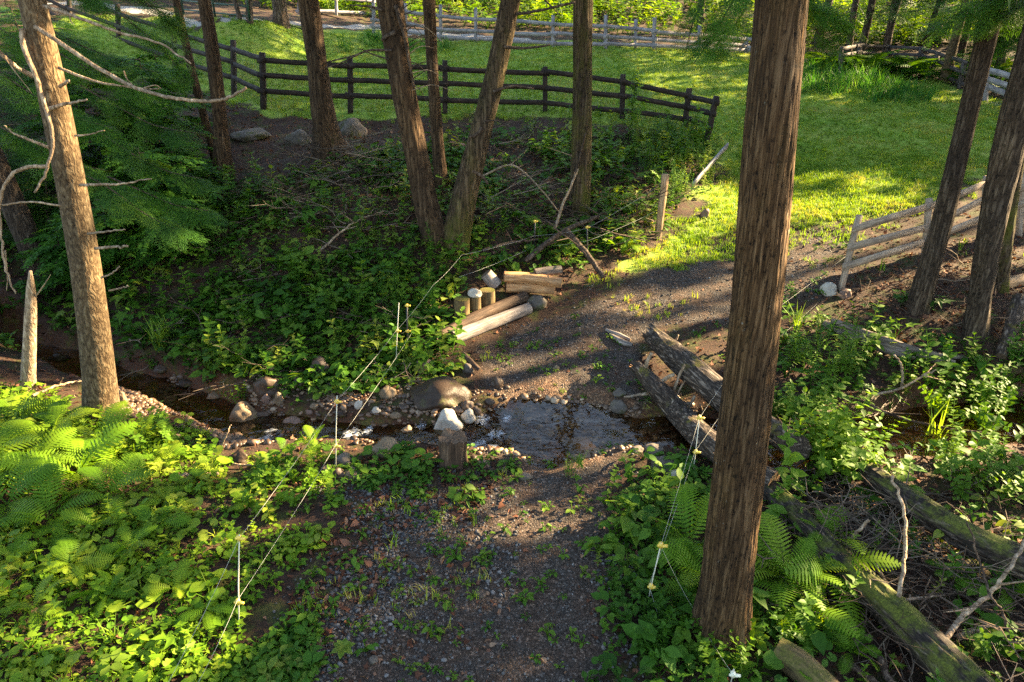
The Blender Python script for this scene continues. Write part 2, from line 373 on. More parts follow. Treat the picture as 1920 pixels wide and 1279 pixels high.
def ground_mat():
    m, nt, nd, ln = new_mat('ground')
    v = coords(nt, (1, 1, 1))
    a = nd.new('ShaderNodeAttribute'); a.attribute_name = 'mask'; sep = nd.new('ShaderNodeSeparateColor'); ln.new(a.outputs['Color'], sep.inputs[0])
    pathm, lawnm, wetm, roadm = sep.outputs[0], sep.outputs[1], sep.outputs[2], a.outputs['Alpha']
    # leaf litter and soil
    n1 = noise(nt, v, 3.2, 6, .7); n2 = noise(nt, v, 34, 5, .7); n3 = noise(nt, v, .8, 3, .5)
    lit = rampn(nd, [(.30, (.012, .008, .006)), (.48, (.040, .022, .014)), (.62, (.085, .040, .025)), (.8, (.15, .085, .055))])
    ln.new(math_(nt, 'ADD', math_(nt, 'MULTIPLY', n1, .35), math_(nt, 'MULTIPLY', n2, .65)), lit.inputs[0])
    mossr = rampn(nd, [(.50, (0, 0, 0)), (.62, (1, 1, 1))]); ln.new(n1, mossr.inputs[0])
    mossc = rampn(nd, [(.35, (.018, .03, .006)), (.65, (.06, .075, .015))]); ln.new(n2, mossc.inputs[0])
    litc = mixc(nt, math_(nt, 'MULTIPLY', mossr.outputs[0], .8), lit.outputs[0], mossc.outputs[0])
    # gravel path
    def vor(scale):
        q = nd.new('ShaderNodeTexVoronoi'); q.inputs['Scale'].default_value = scale; ln.new(v, q.inputs['Vector']); return q
    v1 = vor(46); v2 = vor(110)
    s1 = nd.new('ShaderNodeSeparateColor'); ln.new(v1.outputs['Color'], s1.inputs[0])
    pc = rampn(nd, [(.0, (.014, .011, .009)), (.45, (.037, .029, .024)), (.75, (.066, .052, .044)), (.93, (.13, .11, .098)), (1, (.26, .24, .22))]); ln.new(s1.outputs[0], pc.inputs[0])
    s2 = nd.new('ShaderNodeSeparateColor'); ln.new(v2.outputs['Color'], s2.inputs[0])
    pc2 = rampn(nd, [(0, (.017, .013, .010)), (.6, (.045, .035, .028)), (.95, (.105, .088, .076)), (1, (.3, .27, .24))]); ln.new(s2.outputs[1], pc2.inputs[0])
    pathc = mixc(nt, .55, pc.outputs[0], pc2.outputs[0])
    brown = rampn(nd, [(.4, (1, 1, 1)), (.62, (1.35, 1.0, .8))]); ln.new(n1, brown.inputs[0])
    pathc = mixc(nt, 1.0, pathc, brown.outputs[0], 'MULTIPLY')
    # lawn
    g1 = noise(nt, v, 1.1, 5, .65); g2 = noise(nt, v, 22, 4, .7)
    lc = rampn(nd, [(.26, (.085, .18, .016)), (.45, (.16, .27, .028)), (.58, (.23, .28, .05)), (.72, (.25, .23, .085))]); ln.new(math_(nt, 'ADD', math_(nt, 'MULTIPLY', g1, .6), math_(nt, 'MULTIPLY', g2, .4)), lc.inputs[0])
    # drive
    rc = rampn(nd, [(.3, (.20, .185, .165)), (.7, (.42, .39, .35))]); ln.new(n2, rc.inputs[0])
    # uneven edges
    edge = math_(nt, 'MULTIPLY', math_(nt, 'SUBTRACT', n2, .5), .9)
    def sharp(s, lo=.42, hi=.58):
        r = rampn(nd, [(lo, (0, 0, 0)), (hi, (1, 1, 1))]); ln.new(math_(nt, 'ADD', s, edge), r.inputs[0]); return r.outputs[0]
    c = mixc(nt, sharp(lawnm), litc, lc.outputs[0])
    c = mixc(nt, sharp(pathm), c, pathc)
    c = mixc(nt, sharp(roadm), c, rc.outputs[0])
    wetc = mixc(nt, 1.0, c, (2.3, 1.65, 1.0), 'MULTIPLY')
    c = mixc(nt, wetm, c, wetc)
    rr = nd.new('ShaderNodeMapRange'); ln.new(wetm, rr.inputs[0]); rr.inputs[3].default_value = .92; rr.inputs[4].default_value = .35
    hb = math_(nt, 'ADD', math_(nt, 'MULTIPLY', n2, 1.0), math_(nt, 'MULTIPLY', math_(nt, 'SUBTRACT', 1.0, v1.outputs['Distance']), math_(nt, 'MULTIPLY', pathm, .7)))
    p = principled(nt, c, rr.outputs[0], .25, hb, .8, .03); finish(nt, p.outputs[0]); return m

def water_mat():
    m, nt, nd, ln = new_mat('water')
    v = coords(nt, (1, 1, 1)); vw = coords(nt, (.8, 1.2, 1))
    n1 = noise(nt, vw, 6.5, 2, .45, .8); n2 = noise(nt, vw, 17, 1, .5, .5)
    hgt = math_(nt, 'ADD', n1, math_(nt, 'MULTIPLY', n2, .25))
    b = nd.new('ShaderNodeBump'); b.inputs['Strength'].default_value = 1.0; b.inputs['Distance'].default_value = .006; ln.new(hgt, b.inputs['Height'])
    gl = nd.new('ShaderNodeBsdfGlossy'); gl.inputs['Roughness'].default_value = .09; gl.inputs['Color'].default_value = (1, 1, 1, 1); ln.new(b.outputs[0], gl.inputs['Normal'])
    tr = nd.new('ShaderNodeBsdfTransparent'); tr.inputs['Color'].default_value = (.88, .76, .56, 1)
    fr = nd.new('ShaderNodeFresnel'); fr.inputs['IOR'].default_value = 1.33; ln.new(b.outputs[0], fr.inputs['Normal'])
    mx = nd.new('ShaderNodeMixShader'); ln.new(math_(nt, 'MULTIPLY', fr.outputs[0], .95, True), mx.inputs[0]); ln.new(tr.outputs[0], mx.inputs[1]); ln.new(gl.outputs[0], mx.inputs[2])
    finish(nt, mx.outputs[0]); return m
def foam_mat():
    m, nt, nd, ln = new_mat('foam')
    v = coords(nt, (.5, 1.5, 1)); n1 = noise(nt, v, 20, 6, .75, 1.6)
    a = math_(nt, 'ADD', n1, math_(nt, 'MULTIPLY', math_(nt, 'SUBTRACT', attr(nt, 'foam'), 1.0), .45))
    r = rampn(nd, [(.44, (0, 0, 0)), (.62, (.95, .95, .95))]); ln.new(a, r.inputs[0])
    p = principled(nt, (.60, .64, .70), .35, .5, n1, .6, .03)
    tr = nd.new('ShaderNodeBsdfTransparent'); mx = nd.new('ShaderNodeMixShader')
    ln.new(r.outputs[0], mx.inputs[0]); ln.new(tr.outputs[0], mx.inputs[1]); ln.new(p.outputs[0], mx.inputs[2]); finish(nt, mx.outputs[0]); return m

M = {}
M['ground'] = ground_mat(); M['water'] = water_mat(); M['foam'] = foam_mat()
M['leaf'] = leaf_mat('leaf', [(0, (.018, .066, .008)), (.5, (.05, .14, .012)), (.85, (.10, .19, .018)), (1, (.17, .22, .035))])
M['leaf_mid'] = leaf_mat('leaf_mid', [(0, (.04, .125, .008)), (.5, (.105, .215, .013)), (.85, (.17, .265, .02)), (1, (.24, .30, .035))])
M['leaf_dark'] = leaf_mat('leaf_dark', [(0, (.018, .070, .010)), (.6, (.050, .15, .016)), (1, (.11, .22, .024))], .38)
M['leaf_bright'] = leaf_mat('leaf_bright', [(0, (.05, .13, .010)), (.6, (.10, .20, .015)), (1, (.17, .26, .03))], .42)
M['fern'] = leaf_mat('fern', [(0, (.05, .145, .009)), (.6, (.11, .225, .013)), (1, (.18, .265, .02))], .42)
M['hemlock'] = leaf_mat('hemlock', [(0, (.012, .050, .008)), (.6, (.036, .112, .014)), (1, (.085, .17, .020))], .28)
M['grass'] = leaf_mat('grass', [(0, (.085, .18, .018)), (.5, (.17, .28, .034)), (.8, (.25, .29, .06)), (1, (.32, .28, .11))], .4)
M['tallgrass'] = leaf_mat('tallgrass', [(0, (.025, .12, .018)), (.6, (.05, .17, .03)), (1, (.10, .2, .05))], .4)
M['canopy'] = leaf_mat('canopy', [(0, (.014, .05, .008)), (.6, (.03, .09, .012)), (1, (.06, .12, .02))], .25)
M['litter'] = leaf_mat('litter', [(0, (.045, .018, .010)), (.4, (.115, .046, .027)), (.75, (.21, .095, .058)), (1, (.32, .21, .135))], .1, 1.0, .8, .15)
M['stones'] = leaf_mat('stones', [(0, (.034, .031, .030)), (.5, (.080, .074, .073)), (.85, (.165, .155, .155)), (1, (.34, .34, .35))], .0, 1.0, .75, .3)
M['twig'] = leaf_mat('twig', [(0, (.030, .020, .014)), (.6, (.085, .060, .045)), (1, (.22, .17, .13))], .0, 1.0, .85, .2)
M['bark_big'] = bark_mat('bark_big', (.011, .007, .004), (.066, .038, .018), (.165, .108, .060), (.070, .055, .010), .5, .5, 30, .055, 1.0)
M['bark'] = bark_mat('bark', (.011, .007, .005), (.055, .034, .020), (.125, .085, .054), (.07, .07, .012), .25, .16, 17, .09)
M['bark_pale'] = bark_mat('bark_pale', (.030, .020, .012), (.088, .062, .037), (.18, .14, .09), (.10, .09, .02), .15, .25, 20, .35, .6)
M['bark_moss'] = bark_mat('bark_moss', (.013, .010, .007), (.055, .038, .024), (.14, .105, .072), (.075, .078, .010), .75, .2, 17, .09)
M['bark_dark'] = bark_mat('bark_dark', (.012, .009, .007), (.045, .032, .024), (.12, .095, .075), (.05, .05, .012), .3, .22, 20, .12)
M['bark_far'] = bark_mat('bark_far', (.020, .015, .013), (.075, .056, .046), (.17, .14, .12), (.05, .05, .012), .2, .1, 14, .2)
M['deadwood'] = bark_mat('deadwood', (.11, .075, .05), (.26, .195, .14), (.45, .37, .29), (.13, .12, .02), .25, .2, 16, .3, .5)
M['twigdark'] = bark_mat('twigdark', (.02, .014, .011), (.06, .043, .034), (.14, .11, .09), (.05, .05, .012), .1, .1, 16, .3, .5)
M['fence_dark'] = wood_mat('fence_dark', (.012, .009, .008), (.030, .021, .018), (.07, .05, .042))
M['fence_grey'] = wood_mat('fence_grey', (.15, .14, .155), (.26, .245, .265), (.38, .36, .38))
M['fence_pale'] = wood_mat('fence_pale', (.16, .12, .09), (.31, .245, .195), (.46, .385, .32))
M['fence_old'] = wood_mat('fence_old', (.03, .025, .024), (.075, .062, .060), (.14, .12, .12))
M['wood_grey'] = wood_mat('wood_grey', (.10, .082, .072), (.22, .185, .165), (.40, .35, .32))
M['wood_tan'] = wood_mat('wood_tan', (.16, .09, .045), (.36, .23, .13), (.56, .40, .26))
M['wood_orange'] = wood_mat('wood_orange', (.17, .07, .03), (.42, .22, .10), (.66, .44, .25))
M['wood_brown'] = wood_mat('wood_brown', (.020, .012, .008), (.065, .039, .025), (.15, .10, .068))
M['log_moss'] = wood_mat('log_moss', (.016, .011, .008), (.055, .040, .030), (.15, .12, .095), zs=.22, ridged=True, moss=.6, mosscol=(.085, .095, .012))
M['log_bark'] = wood_mat('log_bark', (.026, .018, .013), (.095, .070, .053), (.27, .215, .17), zs=.22, ridged=True, moss=.2, mosscol=(.12, .10, .016))
M['log_grey'] = wood_mat('log_grey', (.05, .037, .03), (.14, .11, .09), (.30, .25, .21), zs=.15, moss=.2)
M['stump_moss'] = wood_mat('stump_moss', (.045, .030, .014), (.14, .095, .042), (.27, .19, .09), moss=.8, mosscol=(.09, .085, .015))
M['endgrain'] = plain_mat('endgrain', (.13, .085, .055), .85, .15, .45, 30)
M['rope'] = plain_mat('rope', (.36, .36, .33), .6, .3, .1)
M['rod'] = plain_mat('rod', (.58, .56, .46), .45, .4, .1)
M['rod_dark'] = plain_mat('rod_dark', (.03, .03, .03), .5, .4, .1)
M['insul'] = plain_mat('insul', (.75, .52, .08), .4, .5, .15)
M['insul_pale'] = plain_mat('insul_pale', (.8, .78, .6), .4, .5, .1)
M['gate'] = plain_mat('gate', (.03, .07, .05), .5, .5, .2, 12, .3)
M['wire'] = plain_mat('wire', (.18, .18, .17), .5, .5, .2, 12, .6)
M['st_tan'] = stone_mat('st_tan', (.085, .055, .030), (.25, .175, .105), .7, .2)
M['st_brown'] = stone_mat('st_brown', (.030, .019, .013), (.11, .068, .044), .55, .2)
M['st_wet'] = stone_mat('st_wet', (.014, .009, .006), (.060, .036, .022), .5, .3, .25)
M['st_pale'] = stone_mat('st_pale', (.24, .21, .17), (.50, .45, .38), .75)
M['st_grey'] = stone_mat('st_grey', (.045, .036, .028), (.16, .13, .105), .8, .45)
M['st_pink'] = stone_mat('st_pink', (.10, .058, .042), (.24, .15, .11), .7)
SUN_E, SKY_S, EXPO, WB = 5.0, .066, 3.3, 7250
# ------------------------------------------------------------------ setting: ground, path, lawn, drive
def build_ground():
    ys = [-60, -30, -15, -8, -4, -1, 1, 2.2]
    y = 3.0
    while y < 72: ys.append(y); y *= 1.0085
    ys += [80, 110]
    ys = np.array(ys); nu = 620
    u = np.linspace(-1.25, 1.25, nu); u = np.r_[-7, -3, -1.8, u, 1.8, 3, 7]
    Xg = (np.maximum(ys, 0)[:, None] + 10) * u[None, :]; Yg = np.repeat(ys[:, None], len(u), 1)
    Zg = H(Xg, Yg)
    q, _ = stream_d(Xg, Yg)
    x, y_ = Xg.ravel(), Yg.ravel()
    nz = fbm(x * .9, y_ * .9, 3, 4)
    pth = 1 - sstep(-.30, .30, poly_sd(TRACK, x, y_) + nz * .35)
    pth = np.maximum(pth, .62 * (1 - sstep(-.4, .4, poly_sd(PATH, x, y_) + nz * .6)))
    lw = 1 - sstep(-.45, .45, poly_sd(LAWN, x, y_) + nz * .9)
    lw = np.maximum(lw, .72 * (1 - sstep(-.5, .6, poly_sd(PATH, x, y_) + nz)) * (vnoise(x * 2.2, y_ * 2.2, 7) > .25) * (1 - pth * .5))
    rd = 1 - sstep(-.15, .15, poly_sd(ROADP, x, y_) + nz * .2)
    rd = np.maximum(rd, .8 * (1 - sstep(-.1, .1, poly_sd(SLAB, x, y_))))
    wet = 1 - sstep(1.0, 1.9, q + nz * .4)
    ramp = sstep(10, 14, y_) * (x > 2.5)                      # the track fades into the meadow
    pth = pth * (1 - .5 * sstep(13.2, 15.5, y_)) 
    mask = np.c_[pth, lw, wet, rd]
    n, k = Xg.shape
    i = np.arange(n - 1)[:, None] * k; j = np.arange(k - 1)[None, :]
    F = np.stack([i + j, i + j + 1, i + k + j + 1, i + k + j], -1).reshape(-1, 4)
    V = np.c_[x, y_, Zg.ravel()]
    fm = mask[F].mean(1)
    typ = np.zeros(len(F), int)
    typ[fm[:, 1] > .5] = 2; typ[fm[:, 0] > .5] = 1; typ[fm[:, 3] > .5] = 3
    typ[(wet[F].mean(1) > .6) & (typ == 0)] = 4
    for t, nm in enumerate(['ground', 'path', 'lawn', 'gravel_road', 'stream_bed']):
        f = F[typ == t]
        if not len(f): continue
        used = np.unique(f); re = np.full(len(V), -1); re[used] = np.arange(len(used))
        tag(mesh_np(nm, V[used], re[f], M['ground'], smooth=True, attrs={'mask': mask[used]}), kind='structure')
build_ground()

def build_water():
    n, k = 620, 34
    S = _resample(SP, n); P = S[:, :2]; T = np.gradient(P, axis=0); T /= np.linalg.norm(T, axis=1, keepdims=True); Nn = np.c_[-T[:, 1], T[:, 0]]
    v = np.linspace(-1.75, 1.75, k)
    XY = P[:, None] + v[None, :, None] * S[:, 3][:, None, None] * Nn[:, None]
    Z = np.repeat(S[:, 2][:, None], k, 1) + .010 * fbm(XY[..., 0] * 5, XY[..., 1] * 9, 1, 3)
    V = np.c_[XY.reshape(-1, 2), Z.ravel()]
    i = np.arange(n - 1)[:, None] * k; j = np.arange(k - 1)[None, :]
    F = np.stack([i + j, i + k + j, i + k + j + 1, i + j + 1], -1).reshape(-1, 4)
    tag(mesh_np('stream_water', V, F, M['water'], smooth=True), kind='structure')
    # broken white water where the stream tumbles over stones
    spots = [(492,815,.26),(470,845,.24),(505,795,.16),(398,815,.16),(660,812,.22),(690,806,.15),(790,803,.16),(905,800,.22),(930,828,.22),(900,845,.2),(925,855,.16),(858,842,.12),(950,800,.16)]
    fo = np.zeros(len(V))
    for px, py, r in spots:
        c = on_z(px, py, -.25); d = np.hypot((V[:, 0] - c[0]), (V[:, 1] - c[1]) * .8); fo = np.maximum(fo, 1 - sstep(.2 * r, 1.25 * r, d))
    fo = fo
    f = F[fo[F].max(1) > .02]; used = np.unique(f); re = np.full(len(V), -1); re[used] = np.arange(len(used))
    Vf = V[used].copy(); Vf[:, 2] += .012 + .035 * fo[used] * (vnoise(Vf[:, 0] * 14, Vf[:, 1] * 14, 3) + .4)
    tag(mesh_np('white_water', Vf, re[f], M['foam'], smooth=True, attrs={'foam': fo[used]}), kind='stuff', label='white foaming water spilling between the stones of the brook', cat='water')
build_water()

# ------------------------------------------------------------------ plant templates (V, F as triangles, growing along +Y, facing +Z)
def leaf_oval(w=.55, fold=.12, droop=.15):
    o = [(0,0), (-.5*w,.28), (-.46*w,.6), (0,1), (.46*w,.6), (.5*w,.28)]
    V = [(x, y, abs(x) * fold * 2 - droop * y * y) for x, y in o] + [(0, .33, -droop*.1), (0, .66, -droop*.43)]
    F = [(0,6,1),(1,6,7),(1,7,2),(2,7,3),(3,7,4),(4,7,6),(4,6,5),(5,6,0)]
    return np.array(V), np.array(F)
def leaf_lance(w=.2, droop=.25):
    V = [(0,0,0), (-w/2,.35,.02), (w/2,.35,.02), (-w*.36,.7,-droop*.4), (w*.36,.7,-droop*.4), (0,1,-droop)]
    return np.array(V), np.array([(0,2,1),(1,2,4),(1,4,3),(3,4,5)])
def leaf_round(n=11):
    a = np.linspace(.25, 2*PI - .25, n) - PI/2
    r = .5 * (1 + .07 * np.cos(5 * a))
    V = [(0, .42, .0)] + [(r[i] * math.cos(a[i]), .5 + r[i] * math.sin(a[i]), .05 * math.cos(3 * a[i]) + .06) for i in range(n)]
    F = [(0, i + 1, i + 2) for i in range(n - 1)]
    return np.array(V), np.array(F)
def leaf_maple():
    ang = np.radians([-60, -38, -8, 18, 42, 66, 90, 114, 138, 162, 188, 218, 240]); r = [.20, .55, .34, .72, .42, .5, 1.0, .5, .42, .72, .34, .55, .20]
    V = [(0, .0, 0)] + [(q * .62 * math.cos(a), q * .7 * math.sin(a) + .18, -.12 * q * q + .03) for a, q in zip(ang, r)]
    return np.array(V), np.array([(0, i, i + 1) for i in range(1, len(ang))])
def xf(T, yaw=0, pitch=0, roll=0, s=1, off=(0, 0, 0)):
    R = np.array(Matrix.Rotation(yaw, 3, 'Z') @ Matrix.Rotation(pitch, 3, 'X') @ Matrix.Rotation(roll, 3, 'Y'))
    return (T[0] * s) @ R.T + np.array(off), T[1]
def mtri(parts):
    V, F = merge(parts); return V, np.concatenate([f if f.shape[1] == 3 else np.r_[f[:, [0,1,2]], f[:, [0,2,3]]] for f in F])
def stem(p, r, seg=3): V, F = tube(np.array(p), r, seg, cap=False); return V, np.r_[F[0][:, [0,1,2]], F[0][:, [0,2,3]]]
def plant_rosette(leaf, n, h, spread, ls, seed):
    r = np.random.default_rng(seed); parts = []
    for i in range(n):
        a = 2 * PI * i / n + r.normal() * .4; d = spread * r.uniform(.25, 1); z = h * r.uniform(.5, 1.1)
        e = np.array([math.sin(-a) * d, math.cos(-a) * d, z]); parts.append(stem([(0,0,0), e * [.3,.3,.6], e], .004))
        parts.append(xf(leaf, a + r.normal() * .3, r.normal() * .22 - .08, r.normal() * .25, ls * r.uniform(.7, 1.2), e - np.array([math.sin(-a), math.cos(-a), 0]) * ls * .2))
    return mtri(parts)
def plant_upright(leaf, h, n, ls, seed, lean=.15, whorl=2, up=.5):
    r = np.random.default_rng(seed); parts = []; tip = np.array([r.normal() * lean * h, r.normal() * lean * h, h])
    P = [tip * (t, t, 1) * np.array([t, t, t]) for t in np.linspace(0, 1, 5)]
    parts.append(stem(P, np.linspace(.006, .002, 5)))
    a = r.uniform(0, 6)
    for i in range(n):
        t = .18 + .8 * (i + .5) / n; p = tip * np.array([t * t, t * t, t]); s = ls * (1.0 - .55 * t ** 2) * r.uniform(.8, 1.15)
        for w in range(whorl): parts.append(xf(leaf, a + w * 2 * PI / whorl + r.normal() * .15, up * t + r.normal() * .15, r.normal() * .2, s, p))
        a += 1.9
    return mtri(parts)
def compound(leaf, pairs, seed, ls=.45):
    """a twig of unit length with leaves set alternately in one flat layer"""
    r = np.random.default_rng(seed); parts = [stem([(0,0,0), (0,.5,.03), (0,1,-.06)], [.009, .006, .003])]
    for i in range(pairs):
        t = .1 + .85 * i / pairs
        for sd in (-1, 1):
            parts.append(xf(leaf, sd * -r.uniform(.7, 1.1), r.normal() * .15, r.normal() * .2, ls * (1 - .45 * t) * r.uniform(.8, 1.2), (0, t + (sd > 0) * .03, .02 - .08 * t * t)))
    parts.append(xf(leaf, 0, 0, 0, ls * .6, (0, .97, -.05)))
    return mtri(parts)
LO, LL, LR, LM = leaf_oval(), leaf_lance(), leaf_round(), leaf_maple()
LLn = leaf_lance(.11, .15)
def hemlock_spray(seed):
    r = np.random.default_rng(seed); parts = [stem([(0,0,0), (0,.5,.02), (0,1,-.1)], [.010, .006, .002])]
    for i in range(11):
        t = .06 + .9 * i / 11
        for sd in (-1, 1):
            L = .48 * (1 - t) ** .7 * r.uniform(.7, 1.15) + .06; a = sd * -r.uniform(.75, 1.0); o = np.array([0, t, -.1 * t * t])
            d = np.array([math.sin(-a), math.cos(-a), -.12]); k = max(2, int(L / .06))
            for q in range(k):
                s = (q + .5) / k; pp = o + d * L * s
                for s2 in (-1, 1): parts.append(xf(LLn, a + s2 * -r.uniform(.7, 1.2), r.normal() * .15, 0, .11 * r.uniform(.7, 1.2), pp))
    return mtri(parts)
HEM = [hemlock_spray(s) for s in range(3)]
BEECH = [compound(leaf_oval(.5, .1, .2), 7, s, .30) for s in range(3)]
def frond(seed, serr=True, pairs=17):
    """one fern frond of unit length: an arching rachis with pinnae that narrow to both ends"""
    r = np.random.default_rng(seed); parts = []; arch = r.uniform(.45, .6)
    def rp(t): return np.array([0, t * (1 - .12 * t), arch * (t * 1.25 - 1.15 * t * t)])
    parts.append(stem([rp(t) for t in np.linspace(0, 1, 7)], np.linspace(.008, .002, 7)))
    for i in range(pairs):
        t = .10 + .9 * (i + .3) / pairs; L = .215 * (math.sin(PI * min(1, .08 + .92 * t) ** 1.25) ** .8) * r.uniform(.92, 1.08) + .008
        p = rp(t); dz = (rp(min(1, t + .02)) - rp(max(0, t - .02))); pit = math.atan2(dz[2], dz[1])
        wd = .036
        for sd in (-1, 1):
            k = 5; V = []; F = []
            for q in range(k + 1):
                s = q / k; hw = wd * .5 * (1 - s ** 2.2) * (1.2 if q % 2 else .75) + .0012
                V += [(sd * s * L, s * L * .30 - hw, -.10 * s * s * L), (sd * s * L, s * L * .30 + hw, -.10 * s * s * L + .004)]
            for q in range(k):
                a = 2 * q; F += [(a, a + 2, a + 3), (a, a + 3, a + 1)] if sd > 0 else [(a, a + 3, a + 2), (a, a + 1, a + 3)]
            V = np.array(V); c, s_ = math.cos(pit), math.sin(pit)
            V = np.c_[V[:, 0], V[:, 1] * c - V[:, 2] * s_, V[:, 1] * s_ + V[:, 2] * c] + p
            parts.append((V, np.array(F)))
    return mtri(parts)
FROND = [frond(s) for s in range(4)]
def grass_tuft(n, h, w, spread, seed, bend=.5):
    r = np.random.default_rng(seed); V = []; F = []
    for i in range(n):
        a = r.uniform(0, 2 * PI); b = r.uniform(0, spread); o = np.array([math.cos(a) * b, math.sin(a) * b, 0]); d = r.uniform(0, 2 * PI); dd = np.array([math.cos(d), math.sin(d), 0]); pp = np.array([-dd[1], dd[0], 0])
        L = h * r.uniform(.6, 1.15); bd = bend * r.uniform(.3, 1.2); k = len(V); ww = w * r.uniform(.7, 1.2)
        for t, f in ((0, 1), (.5, .8)):
            c = o + dd * L * bd * t * t + np.array([0, 0, L * (t - .25 * bd * t * t)]); V += [c - pp * ww / 2 * f, c + pp * ww / 2 * f]
        V.append(o + dd * L * bd + np.array([0, 0, L * (1 - .35 * bd)])); F += [(k, k+1, k+3), (k, k+3, k+2), (k+2, k+3, k+4)]
    return np.array(V), np.array(F)
def twig_t(seed):
    r = np.random.default_rng(seed); P = np.cumsum(np.c_[r.normal(size=6) * .05, np.full(6, .2), np.abs(r.normal(size=6)) * .03], 0); P -= P[0]
    parts = [stem(P, np.linspace(.013, .004, 6))]
    for i in (2, 3, 4):
        d = np.array([r.choice([-1, 1]) * r.uniform(.1, .3), r.uniform(.1, .25), r.uniform(0, .15)]); parts.append(stem([P[i], P[i] + d * .5, P[i] + d], [.007, .005, .002]))
    return mtri(parts)
TWIG = [twig_t(s) for s in range(5)]
def tri_rock(seed):
    r = np.random.default_rng(seed); V = ICO1[0] * (1 + .35 * fbm(*(ICO1[0].T * 1.3 + seed * 7.7), 2))[:, None]
    return V * np.array([1, r.uniform(.6, 1), r.uniform(.35, .6)]), ICO1[1]
PEB = [tri_rock(s) for s in range(6)]
LITT = [leaf_oval(.7, .35, .4), leaf_maple(), leaf_oval(.45, .6, -.3)]

def scatter(name, items, mat, parent=None, **kw):
    """items: list of (template, positions, yaw, pitch, roll, scale, tint) -> ONE mesh of real leaves, stones or blades"""
    Vs, Fs, Ts, n = [], [], [], 0
    for T, P, yaw, pitch, roll, s, tint in items:
        if not len(P): continue
        cy, sy, cp, sp, cr, sr = np.cos(yaw), np.sin(yaw), np.cos(pitch), np.sin(pitch), np.cos(roll), np.sin(roll)
        z, o = np.zeros_like(cy), np.ones_like(cy)
        Rz = np.stack([cy, -sy, z, sy, cy, z, z, z, o], -1).reshape(-1, 3, 3); Rx = np.stack([o, z, z, z, cp, -sp, z, sp, cp], -1).reshape(-1, 3, 3); Ry = np.stack([cr, z, sr, z, o, z, -sr, z, cr], -1).reshape(-1, 3, 3)
        R = Rz @ Rx @ Ry
        sc = s[:, None] if s.ndim == 1 else s
        V = np.einsum('nij,nvj->nvi', R, T[0][None] * sc[:, None, :]) + P[:, None]
        k = len(T[0]); Vs.append(V.reshape(-1, 3)); Fs.append((T[1][None] + (np.arange(len(P)) * k)[:, None, None] + n).reshape(-1, 3))
        Ts.append(np.clip(np.repeat(tint, k) + np.tile(rng.normal(size=k) * .03, len(P)), 0, 1)); n += k * len(P)
    return mesh_np(name, np.concatenate(Vs), np.concatenate(Fs), mat, parent=parent, attrs={'tint': np.concatenate(Ts)}, **kw)
def rnd(n, a, b): return rng.uniform(a, b, n)

# ------------------------------------------------------------------ sampling places in a region of the ground
BANK = [poly_world(p) for p in (
    [(-350,700),(-300,300),(60,330),(330,280),(440,340),(560,330),(720,290),(900,250),(1050,240),(1180,245),(1310,265),(1335,320),(1270,390),(1215,450),(1140,505),(1010,500),(880,520),(850,560),(820,640),(860,690),(790,712),(700,730),(600,738),(420,738),(240,708),(60,650),(-100,660)],)]
LEFTFG = poly_world([(-300,760),(0,730),(120,760),(240,800),(330,800),(420,860),(530,885),(600,880),(640,905),(590,980),(545,1080),(480,1190),(420,1400),(-500,1400)])
RIGHTFG = poly_world([(1175,1400),(1120,1120),(1140,980),(1190,890),(1290,880),(1340,930),(1420,1000),(1560,1120),(1640,1400)])
RIGHTVEG = poly_world([(1460,600),(1620,600),(1820,680),(2100,700),(2300,1100),(2100,1400),(1640,1400),(1450,1000),(1440,880),(1340,860),(1330,790),(1360,660)])
STRIP = poly_world([(640,890),(760,860),(880,860),(950,880),(860,960),(700,1060),(600,1200),(540,1400),(430,1400),(560,1100)])
HILL = np.array([(-40, 30), (-26, 31.5), (-12, 33.6), (-6, 33.8), (0, 33), (6, 32.6), (14, 32.5), (30, 29), (44, 38), (40, 56), (-40, 56)], float)
def sample(poly, dens, maxn=10**9, soft=.25, avoid_path=True, avoid_water=True, clump=0.0, csc=.8, seed=0):
    """random ground points in a polygon, dens per square metre (thinned outside the picture)"""
    poly = np.asarray(poly); lo, hi = poly.min(0) - soft, poly.max(0) + soft
    n = int((hi - lo).prod() * dens)
    p = rng.uniform(lo, hi, (n, 2)); sd = poly_sd(poly, p[:, 0], p[:, 1]) + vnoise(p[:, 0] * 2.2, p[:, 1] * 2.2, seed) * soft * 1.5
    p = p[sd < 0]
    if avoid_water:
        q, _ = stream_d(p[:, 0], p[:, 1]); p = p[q > 1.05 + .25 * vnoise(p[:, 0] * 3, p[:, 1] * 3, 4)]
    if avoid_path: p = p[poly_sd(TRACK, p[:, 0], p[:, 1]) + .15 * vnoise(p[:, 0] * 3, p[:, 1] * 3, 8) > .02]
    if clump: p = p[vnoise(p[:, 0] * csc, p[:, 1] * csc, seed + 20) + .35 * vnoise(p[:, 0] * csc * 3, p[:, 1] * csc * 3, seed + 21) > rng.uniform(-1, 1, len(p)) * (1 - clump) + clump * .35 - .25]
    z = H(p[:, 0], p[:, 1]); P = np.c_[p, z]
    u, v, zc = project(P); P = P[(u > -420) & (u < 2340) & (v < 1750) & (zc > .5)]
    if len(P) > maxn: P = P[rng.choice(len(P), maxn, replace=False)]
    return P
